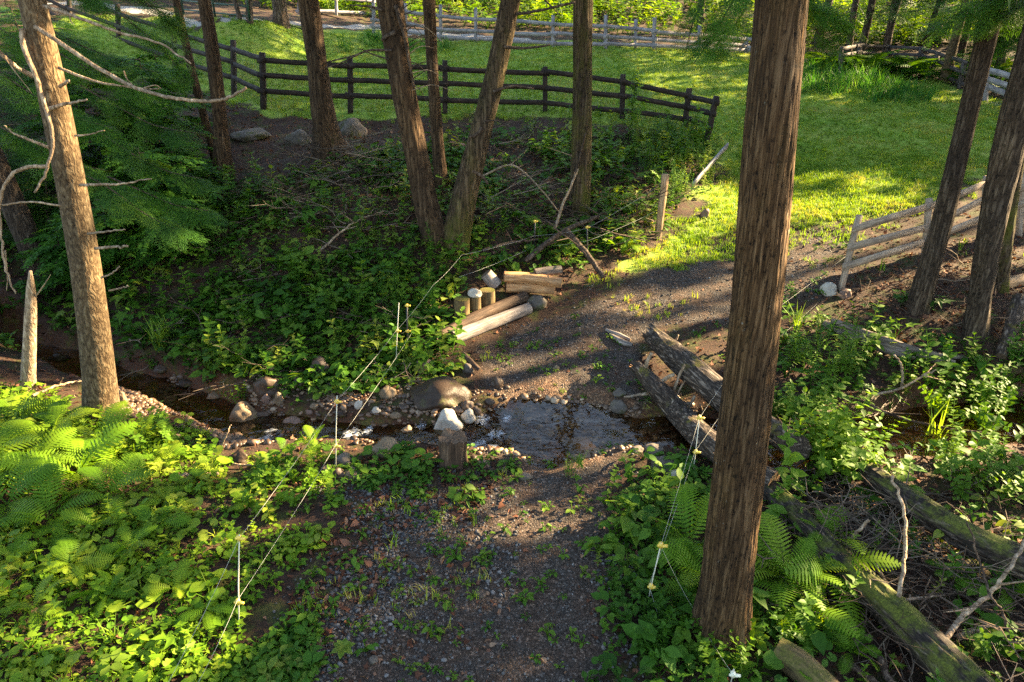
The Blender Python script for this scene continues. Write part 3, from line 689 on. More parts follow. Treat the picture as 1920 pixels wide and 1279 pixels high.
def place(T, P, s0, s1, tint=(.2, .8), tilt=.2, up=0.0, patch=.35):
    n = len(P); u = project(P)[0] if n else 0
    tn = np.clip(rng.uniform(tint[0], tint[1], n) + patch * .5 * vnoise(P[:, 0] * 1.1, P[:, 1] * 1.1, 31), 0, 1) if n else np.zeros(0)
    return (T, P + [0, 0, up], rnd(n, 0, 2 * PI), rng.normal(size=n) * tilt, rng.normal(size=n) * tilt, rnd(n, s0, s1) * (np.clip(rng.lognormal(-.03, .32, n), .5, 1.6)), tn)
def split(P, k): 
    i = rng.integers(0, k, len(P)); return [P[i == j] for j in range(k)]
# ------------------------------------------------------------------ light direction (needed to know which crowns shade what)
EL = math.radians(24.0); AZ = math.atan2(.36, .93)            # towards the sun: to the right and slightly away
L = np.array([math.cos(EL) * math.cos(AZ), math.cos(EL) * math.sin(AZ), math.sin(EL)])

# ------------------------------------------------------------------ trees
def bark_rough(amp, freq, flare=0.0, lobes=5, seed=0.0, gnarl=.05):
    def f0(th, s, R):
        c, d = np.cos(th), np.sin(th)
        rid = fbm(c * freq + seed, d * freq, s * 1.1 + seed, 3)
        rid = 1 - np.abs(rid) * 2.2
        r = 1 + amp * rid + gnarl * vnoise(c * 1.3 + seed, d * 1.3, s * 1.2)
        fine = amp * .5 * vnoise(c * freq * 2.6, d * freq * 2.6 + seed, s * 5)
        if flare: r = r + flare * np.exp(-s / (R * 1.7)) * (.55 + .45 * np.cos(lobes * th + seed + s * .5))
        return r + fine - amp * .45
    return f0
def pix_path(pix, base, dlean=0.0):
    """axis points and radii of a trunk drawn as (px, py, width px), all at about the base's distance"""
    P, R = [], []
    for k, (px, py, w) in enumerate(pix):
        Y = base[1] + dlean * (pix[0][1] - py) / 500.0
        p = W(px, py, Y); P.append(p); R.append(w * mpp(p) / 2)
    return np.array(P), np.array(R)
def make_trunk(t, name, pix, mat, height=13.0, seg=28, rough=(.03, 3.5), flare=.5, ring=.09, moss_h=.8, dlean=0.0, seed=0.0, base=None, sink=.25, gnarl=.05):
    base = np.array(t['_o']) if base is None else base
    P, R = pix_path(pix, base, dlean)
    P0, R0 = P.copy(), R.copy()
    d = P[-1] - P[-2]; d = d / np.linalg.norm(d); d = d * .7 + np.array([0, 0, .3]); d /= np.linalg.norm(d)
    if height > P[-1][2]:
        for f in (.33, .66, 1.0):
            P = np.r_[P, [P0[-1] + d * (height - P0[-1][2]) * f]]; R = np.r_[R, R0[-1] * (1 - .75 * f)]
    dn = P[0] - P[1]; dn /= np.linalg.norm(dn); P = np.r_[[P[0] + dn * sink], P]; R = np.r_[R[:1], R]
    Ln = np.linalg.norm(np.diff(P, axis=0), axis=1).sum(); n = max(8, int(Ln / ring))
    C = np.r_[0, np.cumsum(np.linalg.norm(np.diff(P, axis=0), axis=1))]; tt = np.linspace(0, Ln, n)
    Pn = np.array([np.interp(tt, C, P[:, k]) for k in range(3)]).T
    ker = max(1, int(.5 / ring)); 
    for k in range(3):                                           # smooth the corners of the axis
        pad = np.r_[2 * Pn[0, k] - Pn[ker:0:-1, k], Pn[:, k], 2 * Pn[-1, k] - Pn[-2:-ker-2:-1, k]]
        Pn[:, k] = np.convolve(pad, np.ones(2 * ker + 1) / (2 * ker + 1), 'valid')
    Rn = np.interp(tt, C, R)
    V, F = tube(Pn, Rn, seg, True, bark_rough(rough[0], rough[1], flare, 5, seed + 1.3, gnarl))
    hh = np.r_[np.repeat(tt, seg), 0, Ln]
    o = mesh_np(name, V, F, mat, parent=t, smooth=True, attrs={'moss': np.clip(1 - hh / max(moss_h, .01), 0, 1)})
    o['_o'] = list(t['_o'])
    return o, Pn, Rn
def limb(t, name, pts, r0, r1, mat, seg=7, jag=.0, rough=.08, parent=None):
    P = catmull(np.array(pts, float), max(6, len(pts) * 6)); 
    if jag: P = P + rng.normal(size=P.shape) * jag * np.linspace(.2, 1, len(P))[:, None]
    sd = rng.uniform(0, 50)
    V, F = tube(P, np.linspace(r0, r1, len(P)), seg, True, lambda th, s, R: 1 + rough * vnoise(np.cos(th) * 2 + sd, np.sin(th) * 2, s * 14))
    par = parent or t
    o = mesh_np(name, V, F, mat, parent=par, smooth=True, attrs={'moss': np.zeros(len(V))})
    o['_o'] = list(par['_o']); return o
def pixlimb(t, name, pp, Y, w0, w1, mat, dY=0.0, **k):
    n = len(pp); pts = [W(px, py, Y + dY * i / max(1, n - 1)) for i, (px, py) in enumerate(pp)]; s = mpp(pts[0])
    return limb(t, name, pts, w0 * s / 2, w1 * s / 2, mat, **k)
CARRIERS = []                                                    # (x, y at height z) of stems that carry a crown, with its reach
def tree(name, label, pix, mat, group=None, cat='tree', baseh=0.0, crown=True, Y=None, **kw):
    px, py = pix[0][0], pix[0][1]
    b = G(px, py) if Y is None else W(px, py, Y)
    t = thing(name, b, label, cat, group)
    o, Pn, Rn = make_trunk(t, 'trunk', pix, mat, **kw)
    if crown: CARRIERS.append((t, Pn))
    return t, Pn, Rn

# --- big trunk in front
t_big, bigP, bigR = tree('maple_tree', 'massive furrowed brown trunk rising through the whole picture beside the gravel path', [(1350,1188,102),(1361,1080,93),(1383,900,93),(1411,640,91),(1440,300,92),(1463,0,94)], M['bark_big'],
    height=15, seg=120, rough=(.055, 9), flare=.30, ring=.022, moss_h=.5, seed=2, gnarl=.06)
for pp, w0, w1 in (([(1325,1150),(1305,1185),(1290,1205)], 40, 12), ([(1375,1165),(1392,1190),(1402,1200)], 42, 12), ([(1350,1175),(1350,1205),(1345,1225)], 40, 12)):
    pts = [G(*p) + [0, 0, .03] for p in pp]; limb(t_big, 'root', pts, w0 * mpp(pts[0]) / 2, w1 * mpp(pts[0]) / 2, M['bark_big'], seg=12, rough=.2)

# --- left trunk with dead limbs
t_l, lP, lR = tree('spruce_tree', 'sunlit pale trunk with bare dead limbs above the ferns at left', [(192,780,62),(186,700,56),(170,560,52),(140,380,50),(105,200,50),(60,0,46)], M['bark_pale'],
    height=14, seg=40, rough=(.02, 6), flare=.16, ring=.05, moss_h=.5, seed=5)
YL = t_l['_o'][1]
for pp, w0, w1, dY in (
    ([(66,50),(110,78),(180,125),(255,165),(330,185),(400,190),(430,182),(462,165)], 9, 5, -.6), ([(82,11),(160,38),(215,58),(300,82),(360,120)], 7, 3, -.3), ([(110,127),(170,150),(235,163),(300,167)], 6, 2, -.2),
    ([(42,55),(45,90),(66,140),(92,225),(99,270),(85,325),(66,362)], 11, 4, -.45), ([(62,143),(30,125),(0,98),(-40,50)], 10, 5, -.3), ([(93,277),(60,264),(30,252),(9,236)], 7, 2, -.2), ([(88,206),(125,195),(163,187)], 9, 3, -.25),
    ([(150,347),(200,346),(240,344),(284,335)], 6, 2, -.2), ([(88,312),(50,314),(20,330),(2,372),(2,440),(10,500),(28,552)], 8, 3, -.3), ([(115,386),(60,379),(0,385),(-30,388)], 4, 3, -.2), ([(165,438),(200,434),(236,430)], 5, 2, -.15),
    ([(178,466),(210,463),(240,462)], 6, 4, -.1), ([(190,521),(210,512),(224,499)], 4, 2, -.1), ([(112,163),(122,156),(129,151)], 7, 4, -.1), ([(140,255),(170,252),(197,244)], 4, 1.5, -.1), ([(205,545),(228,540),(240,536)], 4, 2, -.1)):
    pixlimb(t_l, 'dead_branch', pp, YL - .12, w0, w1, M['deadwood'], dY=dY, jag=.006)
# fine side twigs on the long limb
for pp in ([(180,125),(205,140),(222,150)], [(232,133),(238,148),(252,162)], [(130,30),(134,42),(141,47)], [(260,168),(290,160),(302,166)], [(10,470),(14,520),(12,545)], [(0,95),(25,130),(60,175)]):
    pixlimb(t_l, 'dead_branch', pp, YL - .3, 3, 1, M['deadwood'])

# --- pair of thinner trunks left of centre
t2, _, _ = tree('hemlock_tree', 'thin dark trunk slanting just left of a thicker one by the rail fence', [(404,300,15),(378,200,14),(354,110,15),(330,0,14)], M['bark'], height=12, seg=22, ring=.08, moss_h=1.5, seed=8)
t3, t3P, _ = tree('hemlock_tree', 'straight brown trunk with mossy flared foot right beside the thin slanting trunk', [(420,335,36),(414,240,26),(401,110,25),(383,0,23)], M['bark'], height=13, seg=28, ring=.06, flare=.75, moss_h=1.6, seed=11, rough=(.05, 5))
for pp in ([(422,325),(440,340),(455,352)], [(418,332),(424,352),(432,366)], [(408,328),(398,345),(390,352)]):
    pts = [G(*p) + [0, 0, .04] for p in pp]; limb(t3, 'root', pts, .13, .04, M['bark_moss'], seg=8, rough=.2)
t4, _, _ = tree('hemlock_tree', 'sturdy trunk with moss at its foot beside the grey boulder and dark fence', [(622,290,58),(608,230,43),(594,110,36),(577,0,39)], M['bark'], height=14, seg=32, ring=.06, flare=.55, moss_h=1.8, seed=14, rough=(.05, 6))
for pp, w in (([(590,70),(560,52),(530,46)], 3), ([(600,120),(660,105),(690,95),(720,98)], 3), ([(602,26),(625,32),(648,38)], 3)): pixlimb(t4, 'dead_branch', pp, t4['_o'][1] - .1, w, 1, M['twigdark'])

# --- forked tree
bf = G(838, 458); t5 = thing('forked_tree', bf, 'tree forking at the ground into two thick leaning trunks on the brushy bank', 'tree')
_, fP1, _ = make_trunk(t5, 'trunk', [(822,462,54),(808,420,49),(795,370,46),(777,270,45),(752,150,46),(730,0,49)], M['bark'], height=14, seg=44, ring=.045, rough=(.05, 6.5), flare=.2, moss_h=1.2, seed=17, base=bf)
_, fP2, _ = make_trunk(t5, 'trunk', [(852,460,54),(860,415,50),(875,350,46),(896,270,41),(928,140,37),(959,0,36)], M['bark_moss'], height=14, seg=44, ring=.045, rough=(.05, 6.5), flare=.2, moss_h=1.4, seed=20, base=bf + [0, -.03, 0])
CARRIERS += [(t5, fP1), (t5, fP2)]
Y5 = bf[1]
for pp, w0, w1 in (([(945,88),(985,90),(1032,84)], 7, 3), ([(968,27),(1020,18),(1078,4)], 6, 4), ([(1010,-10),(1030,8),(1048,27)], 4, 2), ([(925,172),(960,162),(1000,166)], 6, 3), ([(905,228),(930,226),(955,230)], 4, 1.5),
    ([(742,10),(756,60),(768,120),(776,165)], 9, 3), ([(718,20),(690,12),(655,10)], 6, 2), ([(735,95),(690,95),(640,118),(610,128)], 5, 2), ([(730,112),(700,102),(670,90)], 4, 1.5), ([(885,320),(905,332),(915,345)], 8, 4), ([(742,60),(725,68),(716,76)], 9, 6), ([(905,240),(895,252),(880,258)], 10, 5)):
    pixlimb(t5, 'dead_branch', pp, Y5 - .2, w0, w1, M['twigdark'], jag=.004)
for k in range(16):
    x0, y0 = 752 + k * 1.4 + rng.normal() * 3, 5 + k * 11; ex = x0 + rng.uniform(25, 75); ey = y0 + rng.uniform(-15, 60)
    pixlimb(t5, 'dead_twig', [(x0, y0), ((x0 + ex) / 2, (y0 + ey) / 2 - 10), (ex, ey)], Y5 - .3, 2.2, .8, M['deadwood' if k % 3 == 0 else 'twigdark'], seg=4)

t6, _, _ = tree('hemlock_tree', 'slim straight trunk standing behind the fork of the two leaning trunks', [(828,348,27),(820,260,22),(812,150,21),(804,0,23)], M['bark'], height=13, seg=26, ring=.07, flare=.2, moss_h=1.0, seed=23, rough=(.04, 5))
t7, _, _ = tree('hemlock_tree', 'upright mossy trunk on the bank between forked tree and path', [(1086,396,40),(1090,300,38),(1092,180,36),(1093,0,36)], M['bark_moss'], height=14, seg=36, ring=.05, flare=.25, moss_h=5, seed=26, rough=(.04, 6))
pixlimb(t7, 'vine', [(1050,400),(1072,345),(1088,290),(1098,250)], t7['_o'][1] - .25, 6, 3, M['twigdark'])

# --- right-hand trunks
t8, _, _ = tree('oak_tree', 'dark leaning trunk crossing in front of the pale board fence', [(1722,578,42),(1742,500,36),(1766,420,36),(1799,280,34),(1837,120,35),(1868,-10,38)], M['bark_dark'], height=14, seg=40, ring=.05, flare=.3, moss_h=.8, seed=29, rough=(.04, 7))
t9, _, _ = tree('birch_tree', 'thick brown peeling trunk at the right edge by the brush pile', [(1828,625,42),(1836,560,37),(1856,440,44),(1884,300,52),(1920,170,56),(1960,20,58)], M['bark_dark'], height=14, seg=40, ring=.05, flare=.25, moss_h=1, seed=32, rough=(.05, 6))
t10, _, _ = tree('oak_tree', 'slender green mossy trunk partly hidden behind the peeling trunk', [(1878,545,22),(1890,420,21),(1906,320,21),(1935,150,22)], M['bark_moss'], height=12, seg=24, ring=.07, moss_h=6, seed=35)
t11, _, _ = tree('hemlock_tree', 'dark trunk slanting in deep shade at the left edge', [(74,500,44),(45,430,42),(10,350,42),(-40,240,40)], M['bark_dark'], height=11, seg=24, ring=.08, seed=38)
bs = G(52, 730); t12 = thing('broken_snag', bs, 'broken dead stub of a thin trunk standing in the ferns at left', 'dead tree')
make_trunk(t12, 'trunk', [(52,730,26),(56,650,22),(58,580,20),(60,540,15),(57,508,5)], M['deadwood'], height=0, seg=24, ring=.03, rough=(.05, 4), flare=.1, moss_h=.3, seed=41, base=bs)
pixlimb(t12, 'dead_branch', [(64,560),(82,535),(95,515)], bs[1], 3, 1, M['deadwood'])

# --- trees behind the fences
BG = [('beech_tree', 'stout trunk behind the back rails, left of the slanted fence line', [(527,47,30),(526,20,26),(524,0,26)], 'bark_far'), ('beech_tree', 'thin reddish trunk beside the green gate', [(469,43,13),(466,0,12)], 'bark_far'), ('beech_tree','slim trunk behind the gate bars',[(450,36,8),(440,0,8)],'bark_far'),
      ('hemlock_tree', 'bare trunk standing behind the grey rails left of the big trunk', [(1311,66,14),(1316,0,13)], 'bark_far'), ('hemlock_tree', 'distant grey trunk nearest the right side of the big trunk', [(1533,82,20),(1546,35,16),(1555,0,14)], 'bark_far'),
      ('hemlock_tree', 'pale straight trunk rising at the end of the grey rails', [(1590,110,12),(1596,50,12),(1605,0,12)], 'bark_far'), ('hemlock_tree', 'dark slanting trunk crossing the old rail fence', [(1610,116,15),(1625,50,13),(1636,0,13)], 'bark_dark'),
      ('hemlock_tree', 'straight greyish trunk in the sunlit clearing behind the old fence', [(1660,105,14),(1670,45,13),(1682,0,17)], 'bark_far'), ('hemlock_tree', 'short leaning dark trunk behind the old fence middle', [(1728,112,11),(1740,62,10),(1755,20,9)], 'bark_dark'), ('hemlock_tree', 'broad pale trunk in the far clearing, left of the twin trunks', [(1752,78,22),(1758,40,17),(1766,0,15)], 'bark_far'),
      ('birch_tree', 'whitish flaking trunk at the corner of the old rail fence', [(1771,152,20),(1785,95,17),(1800,40,15),(1812,0,15)], 'bark_pale'), ('hemlock_tree', 'dark trunk leaning right behind the whitish flaking trunk', [(1800,110,13),(1812,60,12),(1822,20,12)], 'bark_dark'), ('hemlock_tree', 'grey slanted trunk between the two leaning foreground trunks', [(1870,150,16),(1885,70,14),(1900,0,13)], 'bark_far'),
      ('beech_tree', 'small dark trunk on the slope right above the back fence', [(872,16,9),(870,0,9)], 'bark_dark'), ('hemlock_tree', 'tree trunk in shade at the far right edge above the grey rails', [(1915,120,18),(1925,0,17)], 'bark_dark')]
bgt = []
for nm, lab, pix, mt in BG:
    t, P, _ = tree(nm, lab, pix, M[mt], height=15 + rng.uniform(-2, 3), seg=16, ring=.15, rough=(.05, 3), flare=.3, moss_h=.8, seed=rng.uniform(0, 90), group='trees behind the fences'); bgt.append((t, P))
# ------------------------------------------------------------------ fences
def gco_box(V, c0, c1):
    d = np.asarray(c1) - np.asarray(c0); Ln = np.linalg.norm(d); d = d / Ln
    r = V - np.asarray(c0); s = r @ d; rest = r - s[:, None] * d
    off = rng.uniform(0, 40)
    return np.c_[rest[:, 0] + off, rest[:, 2] + rest[:, 1], s, np.ones(len(V))]
def plank(t, name, c0, c1, wid, hei, mat, rough=.004, n=8, up=(0, 0, 1)):
    V, F = box(c0, c1, wid, hei, up, n, rough)
    o = mesh_np(name, V, F, mat, parent=t, attrs={'gco': gco_box(V, c0, c1)}); o['_o'] = list(t['_o']); return o
def rail_fence(name, label, posts, mat, postw, railw, railh, mesh=False, extra_top=.0, railmat=None, cat='fence', railback=.05, rough=.004):
    """posts: (px, y top, y base, [y of each rail]); rails run from post to post"""
    W3 = []
    for px, yt, yb, ry, *o in posts:
        b = G(px, yb); pxt = o[0] if o else px
        W3.append((b, W(pxt, yt, b[1]), [W(px + (pxt - px) * (yb - y) / max(1, yb - yt), y, b[1]) for y in ry]))
    t = thing(name, W3[len(W3) // 2][0], label, cat)
    for b, top, _ in W3: plank(t, 'post', b - [0, 0, .25], top, postw, postw, mat, n=5, up=(0, 1, 0))
    for a, b in zip(W3[:-1], W3[1:]):
        for p, q in zip(a[2], b[2]):
            d = q - p; d /= np.linalg.norm(d); bk = np.array([0, -railback, 0])
            plank(t, 'rail', p + bk - d * .12 + [0, 0, rng.normal() * .022], q + bk + d * .12 + [0, 0, rng.normal() * .012], railw, railh, railmat or mat, n=9 if rough > .002 else 3, rough=rough)
    if mesh:
        parts = []
        for a, b in zip(W3[:-1], W3[1:]):
            if not (a[2] and b[2]): continue
            pa, pb = a[2][0], b[2][0]; ga, gb = a[0] + [0, 0, .03], b[0] + [0, 0, .03]; n = int(np.linalg.norm(pb - pa) / .11)
            for i in range(n):
                f = i / n; parts.append(tube([pa * (1 - f) + pb * f + [0, .03, 0], ga * (1 - f) + gb * f + [0, .03, 0]], .0028, 3, False))
            for k in range(7):
                g = k / 6; parts.append(tube([pa * (1 - g) + ga * g + [0, .03, 0], pb * (1 - g) + gb * g + [0, .03, 0]], .0024, 3, False))
        V, F = merge(parts); o = mesh_np('wire_mesh', V, F, M['wire'], parent=t); o['_o'] = list(t['_o'])
    return t
rail_fence('rail_fence', 'long dark brown three-rail fence with wire mesh along the top of the bank', [(60,-55,18,[-42,-18,8]),(128,-28,32,[-9,17,40]),(220,7,68,[24,48,72]),(326,43,128,[60,86,111]),(437,75,177,[92,118,146]),(492,98,204,[111,142,171]),
    (656,108,211,[124,152,180]),(834,113,213,[128,158,186]),(1022,125,209,[136,164,193]),(1167,139,222,[153,180,207],1168),(1284,166,238,[180,201,222],1292),(1322,180,266,[192,213,238],1344)], M['fence_dark'], .13, .05, .13, mesh=True)
rail_fence('board_fence', 'weathered grey board fence between meadow and gravel drive', [(700,5,62,[14,38,50]),(760,6,66,[21,46,58]),(826,9,76,[31,55,70]),(892,14,78,[36,59,74]),(950,20,80,[39,62,77]),(1037,28,87,[44,65,80]),(1136,28,91,[50,68,82]),(1192,36,91,[55,71,84]),(1227,32,93,[58,73,86]),(1312,48,97,[66,80,90]),(1400,70,102,[74,86,94]),(1490,74,108,[88,98,104],1490)], M['fence_grey'], .12, .04, .13)
rail_fence('board_fence', 'pale grey board fence at the far left top, beyond the drive', [(560,-20,27,[-6,20]),(630,-18,28,[-3,22]),(700,-15,32,[2,25])], M['fence_grey'], .11, .04, .13)
rail_fence('rail_fence', 'old dark split-rail fence under the trees beyond the meadow', [(1577,95,140,[92,106]),(1612,84,130,[85,98,118]),(1667,84,124,[88,102,116]),(1727,88,132,[91,104,122]),(1743,98,146,[100,112,132],1760),(1800,117,165,[118,138,156],1808)], M['fence_old'], .12, .07, .11)
rail_fence('board_fence', 'short grey board fence at the right edge between two leaning trunks', [(1850,118,190,[131,148,164]),(1902,130,205,[146,165,182]),(1985,150,235,[168,192,212])], M['fence_grey'], .12, .04, .16)
rail_fence('board_fence', 'pale sunlit board fence with a leaning end post beside the track', [(1576,404,544,[423,461,497],1611),(1737,372,490,[385,424,449],1742),(1850,330,452,[340,368,402]),(1918,300,442,[318,350,379]),(2010,262,420,[282,318,350])], M['fence_pale'], .08, .025, .125, rough=.0016)

# green tube gate far left
gb = [G(346, 32), G(470, 46)]
t = thing('metal_gate', (gb[0] + gb[1]) / 2, 'green tubular metal farm gate beside the drive at the top left', 'gate')
for k, z in enumerate((.25, .55, .85, 1.15, 1.4)):
    V, F = tube([gb[0] + [0, 0, z], gb[1] + [0, 0, z]], .03, 6); o = mesh_np('bar', V, F, M['gate'], parent=t, smooth=True)
for f in (0, .5, 1):
    p = gb[0] * (1 - f) + gb[1] * f; V, F = tube([p + [0, -.02, .1], p + [0, -.02, 1.45]], .04, 6); mesh_np('upright', V, F, M['gate'], parent=t, smooth=True)

# stakes and loose boards by the track
b = G(1233, 446); t = thing('wooden_stake', b, 'lone square wooden post leaning beside the track, its right edge sunlit', 'post'); plank(t, 'post', b - [0, 0, .2], W(1248, 327, b[1]), .12, .12, M['wood_tan'], up=(0, 1, 0))
b0, b1 = G(1297, 348, .15), W(1364, 273, G(1297, 348)[1] + .9)
t = thing('loose_board', b0, 'bare pale board propped up at a slant below the end of the dark fence', 'board'); plank(t, 'board', b0, b1, .035, .16, M['fence_grey'], up=(0, -.5, 1))

# ------------------------------------------------------------------ electric fence
def efence(label, stakes, wires, rodr=.0052):
    B = [G(*s[0]) for s in stakes]
    t = thing('electric_fence', B[0], label, 'wire fence')
    for (base, top, ins, mat, imat), b in zip(stakes, B):
        e = W(top[0], top[1], b[1] - (.05 if len(ins) else 0)); V, F = tube([b - [0, 0, .1], (b + e) / 2, e], rodr if mat != 'rod_dark' else .014, 6)
        st = mesh_np('stake', V, F, M[mat], parent=t, smooth=True); st['_o'] = list(t['_o'])
        for (ix, iy) in ins:
            f = (base[1] - iy) / max(1, base[1] - top[1]); c = b * (1 - f) + e * f
            V1 = tube([c - [0, 0, .022], c + [0, 0, .022]], [.020, .020], 8); V2 = tube([c + [.012, -.01, 0], c + [.055, -.02, .006]], [.016, .011], 7); V3 = tube([c + [-.03, -.01, .004], c + [-.008, -.005, 0]], [.010, .014], 7)
            V, F = merge([V1, V2, V3]); mesh_np('insulator', V, F, M[imat], parent=st, smooth=True)
    for pts, r in wires:
        P = []
        for q in pts:
            px, py, ref = q
            Y = ref if isinstance(ref, float) else B[ref][1] - .06
            P.append(W(px, py, Y))
        C = []
        for a, b2 in zip(P[:-1], P[1:]):
            n = 7; f = np.linspace(0, 1, n)[:-1 if b2 is not P[-1] else None]
            C += [a * (1 - g) + b2 * g - np.array([0, 0, .10 * g * (1 - g)]) for g in f]
        V, F = tube(C, r, 4); mesh_np('wire', V, F, M['rope'], parent=t, smooth=True)
    return t
efence('white electric fence wires on slim stakes running from lower left across the brook', [
    ((445,1182), (449,1003), [(449,1008), (445,1125)], 'rod', 'insul'), ((628,884), (632,742), [(632,752), (629,834)], 'rod', 'insul'), ((741,694), (748,568), [(744,619)], 'rod', 'insul'), ((764,652), (763,572), [(763,573), (770,620)], 'rod_dark', 'insul')],
    [([(310,1290,3.6), (449,1009,0), (631,752,1), (744,619,2), (812,535,9.6), (866,478,10.6)], .0014), ([(366,1290,3.6), (445,1126,0), (629,835,1), (774,622,3)], .0013)])
efence('white electric fence wires on yellow insulators running behind the massive trunk', [
    ((1212,1135), (1240,1018), [(1239,1022), (1216,1098)], 'rod', 'insul'), ((1299,895), (1312,778), [(1311,783), (1303,846)], 'rod', 'insul'), ((1368,1290), (1376,1255), [(1375,1264)], 'rod', 'insul_pale')],
    [([(1605,465,12.0), (1440,590,9.6), (1311,784,1), (1239,1023,0), (1305,1150,4.35), (1375,1265,2)], .0013), ([(1590,515,12.0), (1430,660,9.0), (1303,847,1), (1217,1098,0), (1262,1230,4.15), (1300,1300,3.8)], .0012)])
efence('thin wire strands on two dark stakes leading to the lone wooden post', [
    ((1002,470), (1003,414), [(1003,415)], 'rod_dark', 'insul'), ((1101,488), (1101,424), [(1101,426)], 'rod_dark', 'insul')],
    [([(866,478,10.6), (1003,442,0), (1101,428,1), (1240,345,13.4)], .002), ([(860,520,10.6), (1003,462,0), (1101,452,1), (1238,392,13.4)], .002)])

# ------------------------------------------------------------------ logs, stumps, fallen wood
def log(name, label, pts, mat, cat='log', off=0.0, seg=36, rough=(.05, 3.5), endmat='endgrain', endmat2=None, group=None, heights=None, ring=.06, endrag=0.0, knots=0):
    """pts: (px, py of the axis, width px); the log lies on the ground, or at the given heights of its axis"""
    P, R = [], []
    for k, (px, py, w) in enumerate(pts):
        r = .15
        for _ in range(3):
            hgt = heights[k] if heights else r * .8 + off
            p = G(px, py, hgt); r = w * mpp(p) / 2
        P.append(p); R.append(r)
    P, R = np.array(P), np.array(R)
    Ln = np.linalg.norm(np.diff(P, axis=0), axis=1).sum(); n = max(5, int(Ln / ring))
    Pn = catmull(P, n) if len(P) > 2 else P[0] + (P[1] - P[0]) * np.linspace(0, 1, n)[:, None]
    Rn = np.interp(np.linspace(0, 1, n), np.linspace(0, 1, len(R)), R)
    sd = rng.uniform(0, 90)
    V, F = tube(Pn, Rn, seg, True, bark_rough(rough[0], rough[1], 0, 5, sd, .06))
    if endrag:
        T = Pn[1] - Pn[0]; T /= np.linalg.norm(T); V[:seg] -= T * (rng.uniform(0, endrag, seg))[:, None]
    s = np.r_[0, np.cumsum(np.linalg.norm(np.diff(Pn, axis=0), axis=1))]
    th = np.linspace(0, 2 * PI, seg, endpoint=False)
    g = np.stack([np.cos(th)[None] * Rn[:, None] + sd, np.sin(th)[None] * Rn[:, None], np.repeat(s[:, None], seg, 1), np.ones((n, seg))], -1).reshape(-1, 4)
    g = np.r_[g, [[sd, 0, 0, 1], [sd, 0, Ln, 1]]]
    t = thing(name, Pn[n // 2] - [0, 0, Rn[n // 2]], label, cat, group)
    o = mesh_np('log_body', V, F[:1], M[mat], parent=t, smooth=True, attrs={'gco': g}); o['_o'] = list(t['_o'])
    for k, f in ((0, F[1][:seg]), (1, F[1][seg:])):
        used = np.unique(f); re = np.full(len(V), -1); re[used] = np.arange(len(used))
        d = (Pn[0] - Pn[1]) if k == 0 else (Pn[-1] - Pn[-2]); d /= np.linalg.norm(d)
        c = mesh_np('cut_end', V[used] + d * .003, re[f], M[endmat2 if k and endmat2 else endmat], parent=t, attrs={'gco': g[used]})
    return t, Pn, Rn
log('bleached_log', 'long bleached grey log lying along the track edge, nearest of the pair', [(850,634,26),(920,606,25),(992,578,21)], 'wood_grey', rough=(.03, 2), ring=.04)
log('brown_log', 'brown log lying beside the bleached one, nearer the round stumps', [(826,630,22),(900,592,22),(985,556,20)], 'wood_brown', rough=(.04, 2), ring=.04, off=.04)
log('split_log', 'peeled orange-tan split log on top of the small stack', [(945,519,20),(1000,522,21),(1053,530,19)], 'wood_orange', rough=(.09, 2), heights=[.34, .33, .32], ring=.03)
log('split_log', 'peeled orange-tan split log at the bottom of the small stack', [(948,538,20),(990,539,20),(1040,543,18)], 'wood_orange', rough=(.1, 2), heights=[.13, .13, .13], ring=.03)
log('bark_log', 'rough grey-brown log behind the orange split logs', [(1003,512,16),(1030,508,17),(1052,506,16)], 'log_grey', rough=(.1, 2), heights=[.4, .4, .4], ring=.03)
log('log_chunk', 'short weathered grey log chunk tilted behind the three round stumps', [(911,513,24),(930,536,26)], 'wood_grey', rough=(.05, 2), heights=[.34, .16], ring=.03)
def stump(name, label, px, pyb, pyt, w, mat, rag=0.0, flare=.1, cat='stump', topmat='endgrain', base=None):
    b = G(px, pyb) if base is None else base; top = W(px, pyt, b[1]); r = w * mpp(b) / 2
    t = thing(name, b, label, cat); n = 14; P = b - [0, 0, .1] + (top - b + [0, 0, .1]) * np.linspace(0, 1, n)[:, None]; seg = 30; sd = rng.uniform(0, 50)
    V, F = tube(P, r * (1 + flare * np.exp(-np.linspace(0, 1, n) * 4)), seg, True, bark_rough(.05 + rag * .1, 5, 0, 5, sd, .07))
    if rag: V[(n-1)*seg:n*seg, 2] += rng.normal(size=seg) * rag * .05
    th = np.linspace(0, 2 * PI, seg, endpoint=False); s = np.linspace(0, top[2] - b[2], n)
    g = np.stack([np.cos(th)[None] * r + sd + 0 * s[:, None], np.sin(th)[None] * r + 0 * s[:, None], np.repeat(s[:, None], seg, 1), np.ones((n, seg))], -1).reshape(-1, 4); g = np.r_[g, [[sd, 0, 0, 1], [sd, 0, s[-1], 1]]]
    o = mesh_np('stump_body', V, F[:1], M[mat], parent=t, smooth=True, attrs={'gco': g})
    f = F[1][seg:]; used = np.unique(f); re = np.full(len(V), -1); re[used] = np.arange(len(used))
    mesh_np('cut_top', V[used] + [0, 0, .003], re[f], M[topmat], parent=t, attrs={'gco': g[used]}); return t, top, r
_, top_a, ra = stump('round_stump', 'mossy round upright log, left of three, beside the brown log', 866, 597, 560, 28, 'stump_moss', topmat='stump_moss')
_, top_b, rb = stump('round_stump', 'slim upright log, middle of three, carrying a pale stone', 891, 589, 556, 21, 'stump_moss', topmat='stump_moss')
_, top_c, rc = stump('round_stump', 'upright log with green moss on its cut top, right of three', 914, 578, 544, 27, 'stump_moss', topmat='stump_moss')
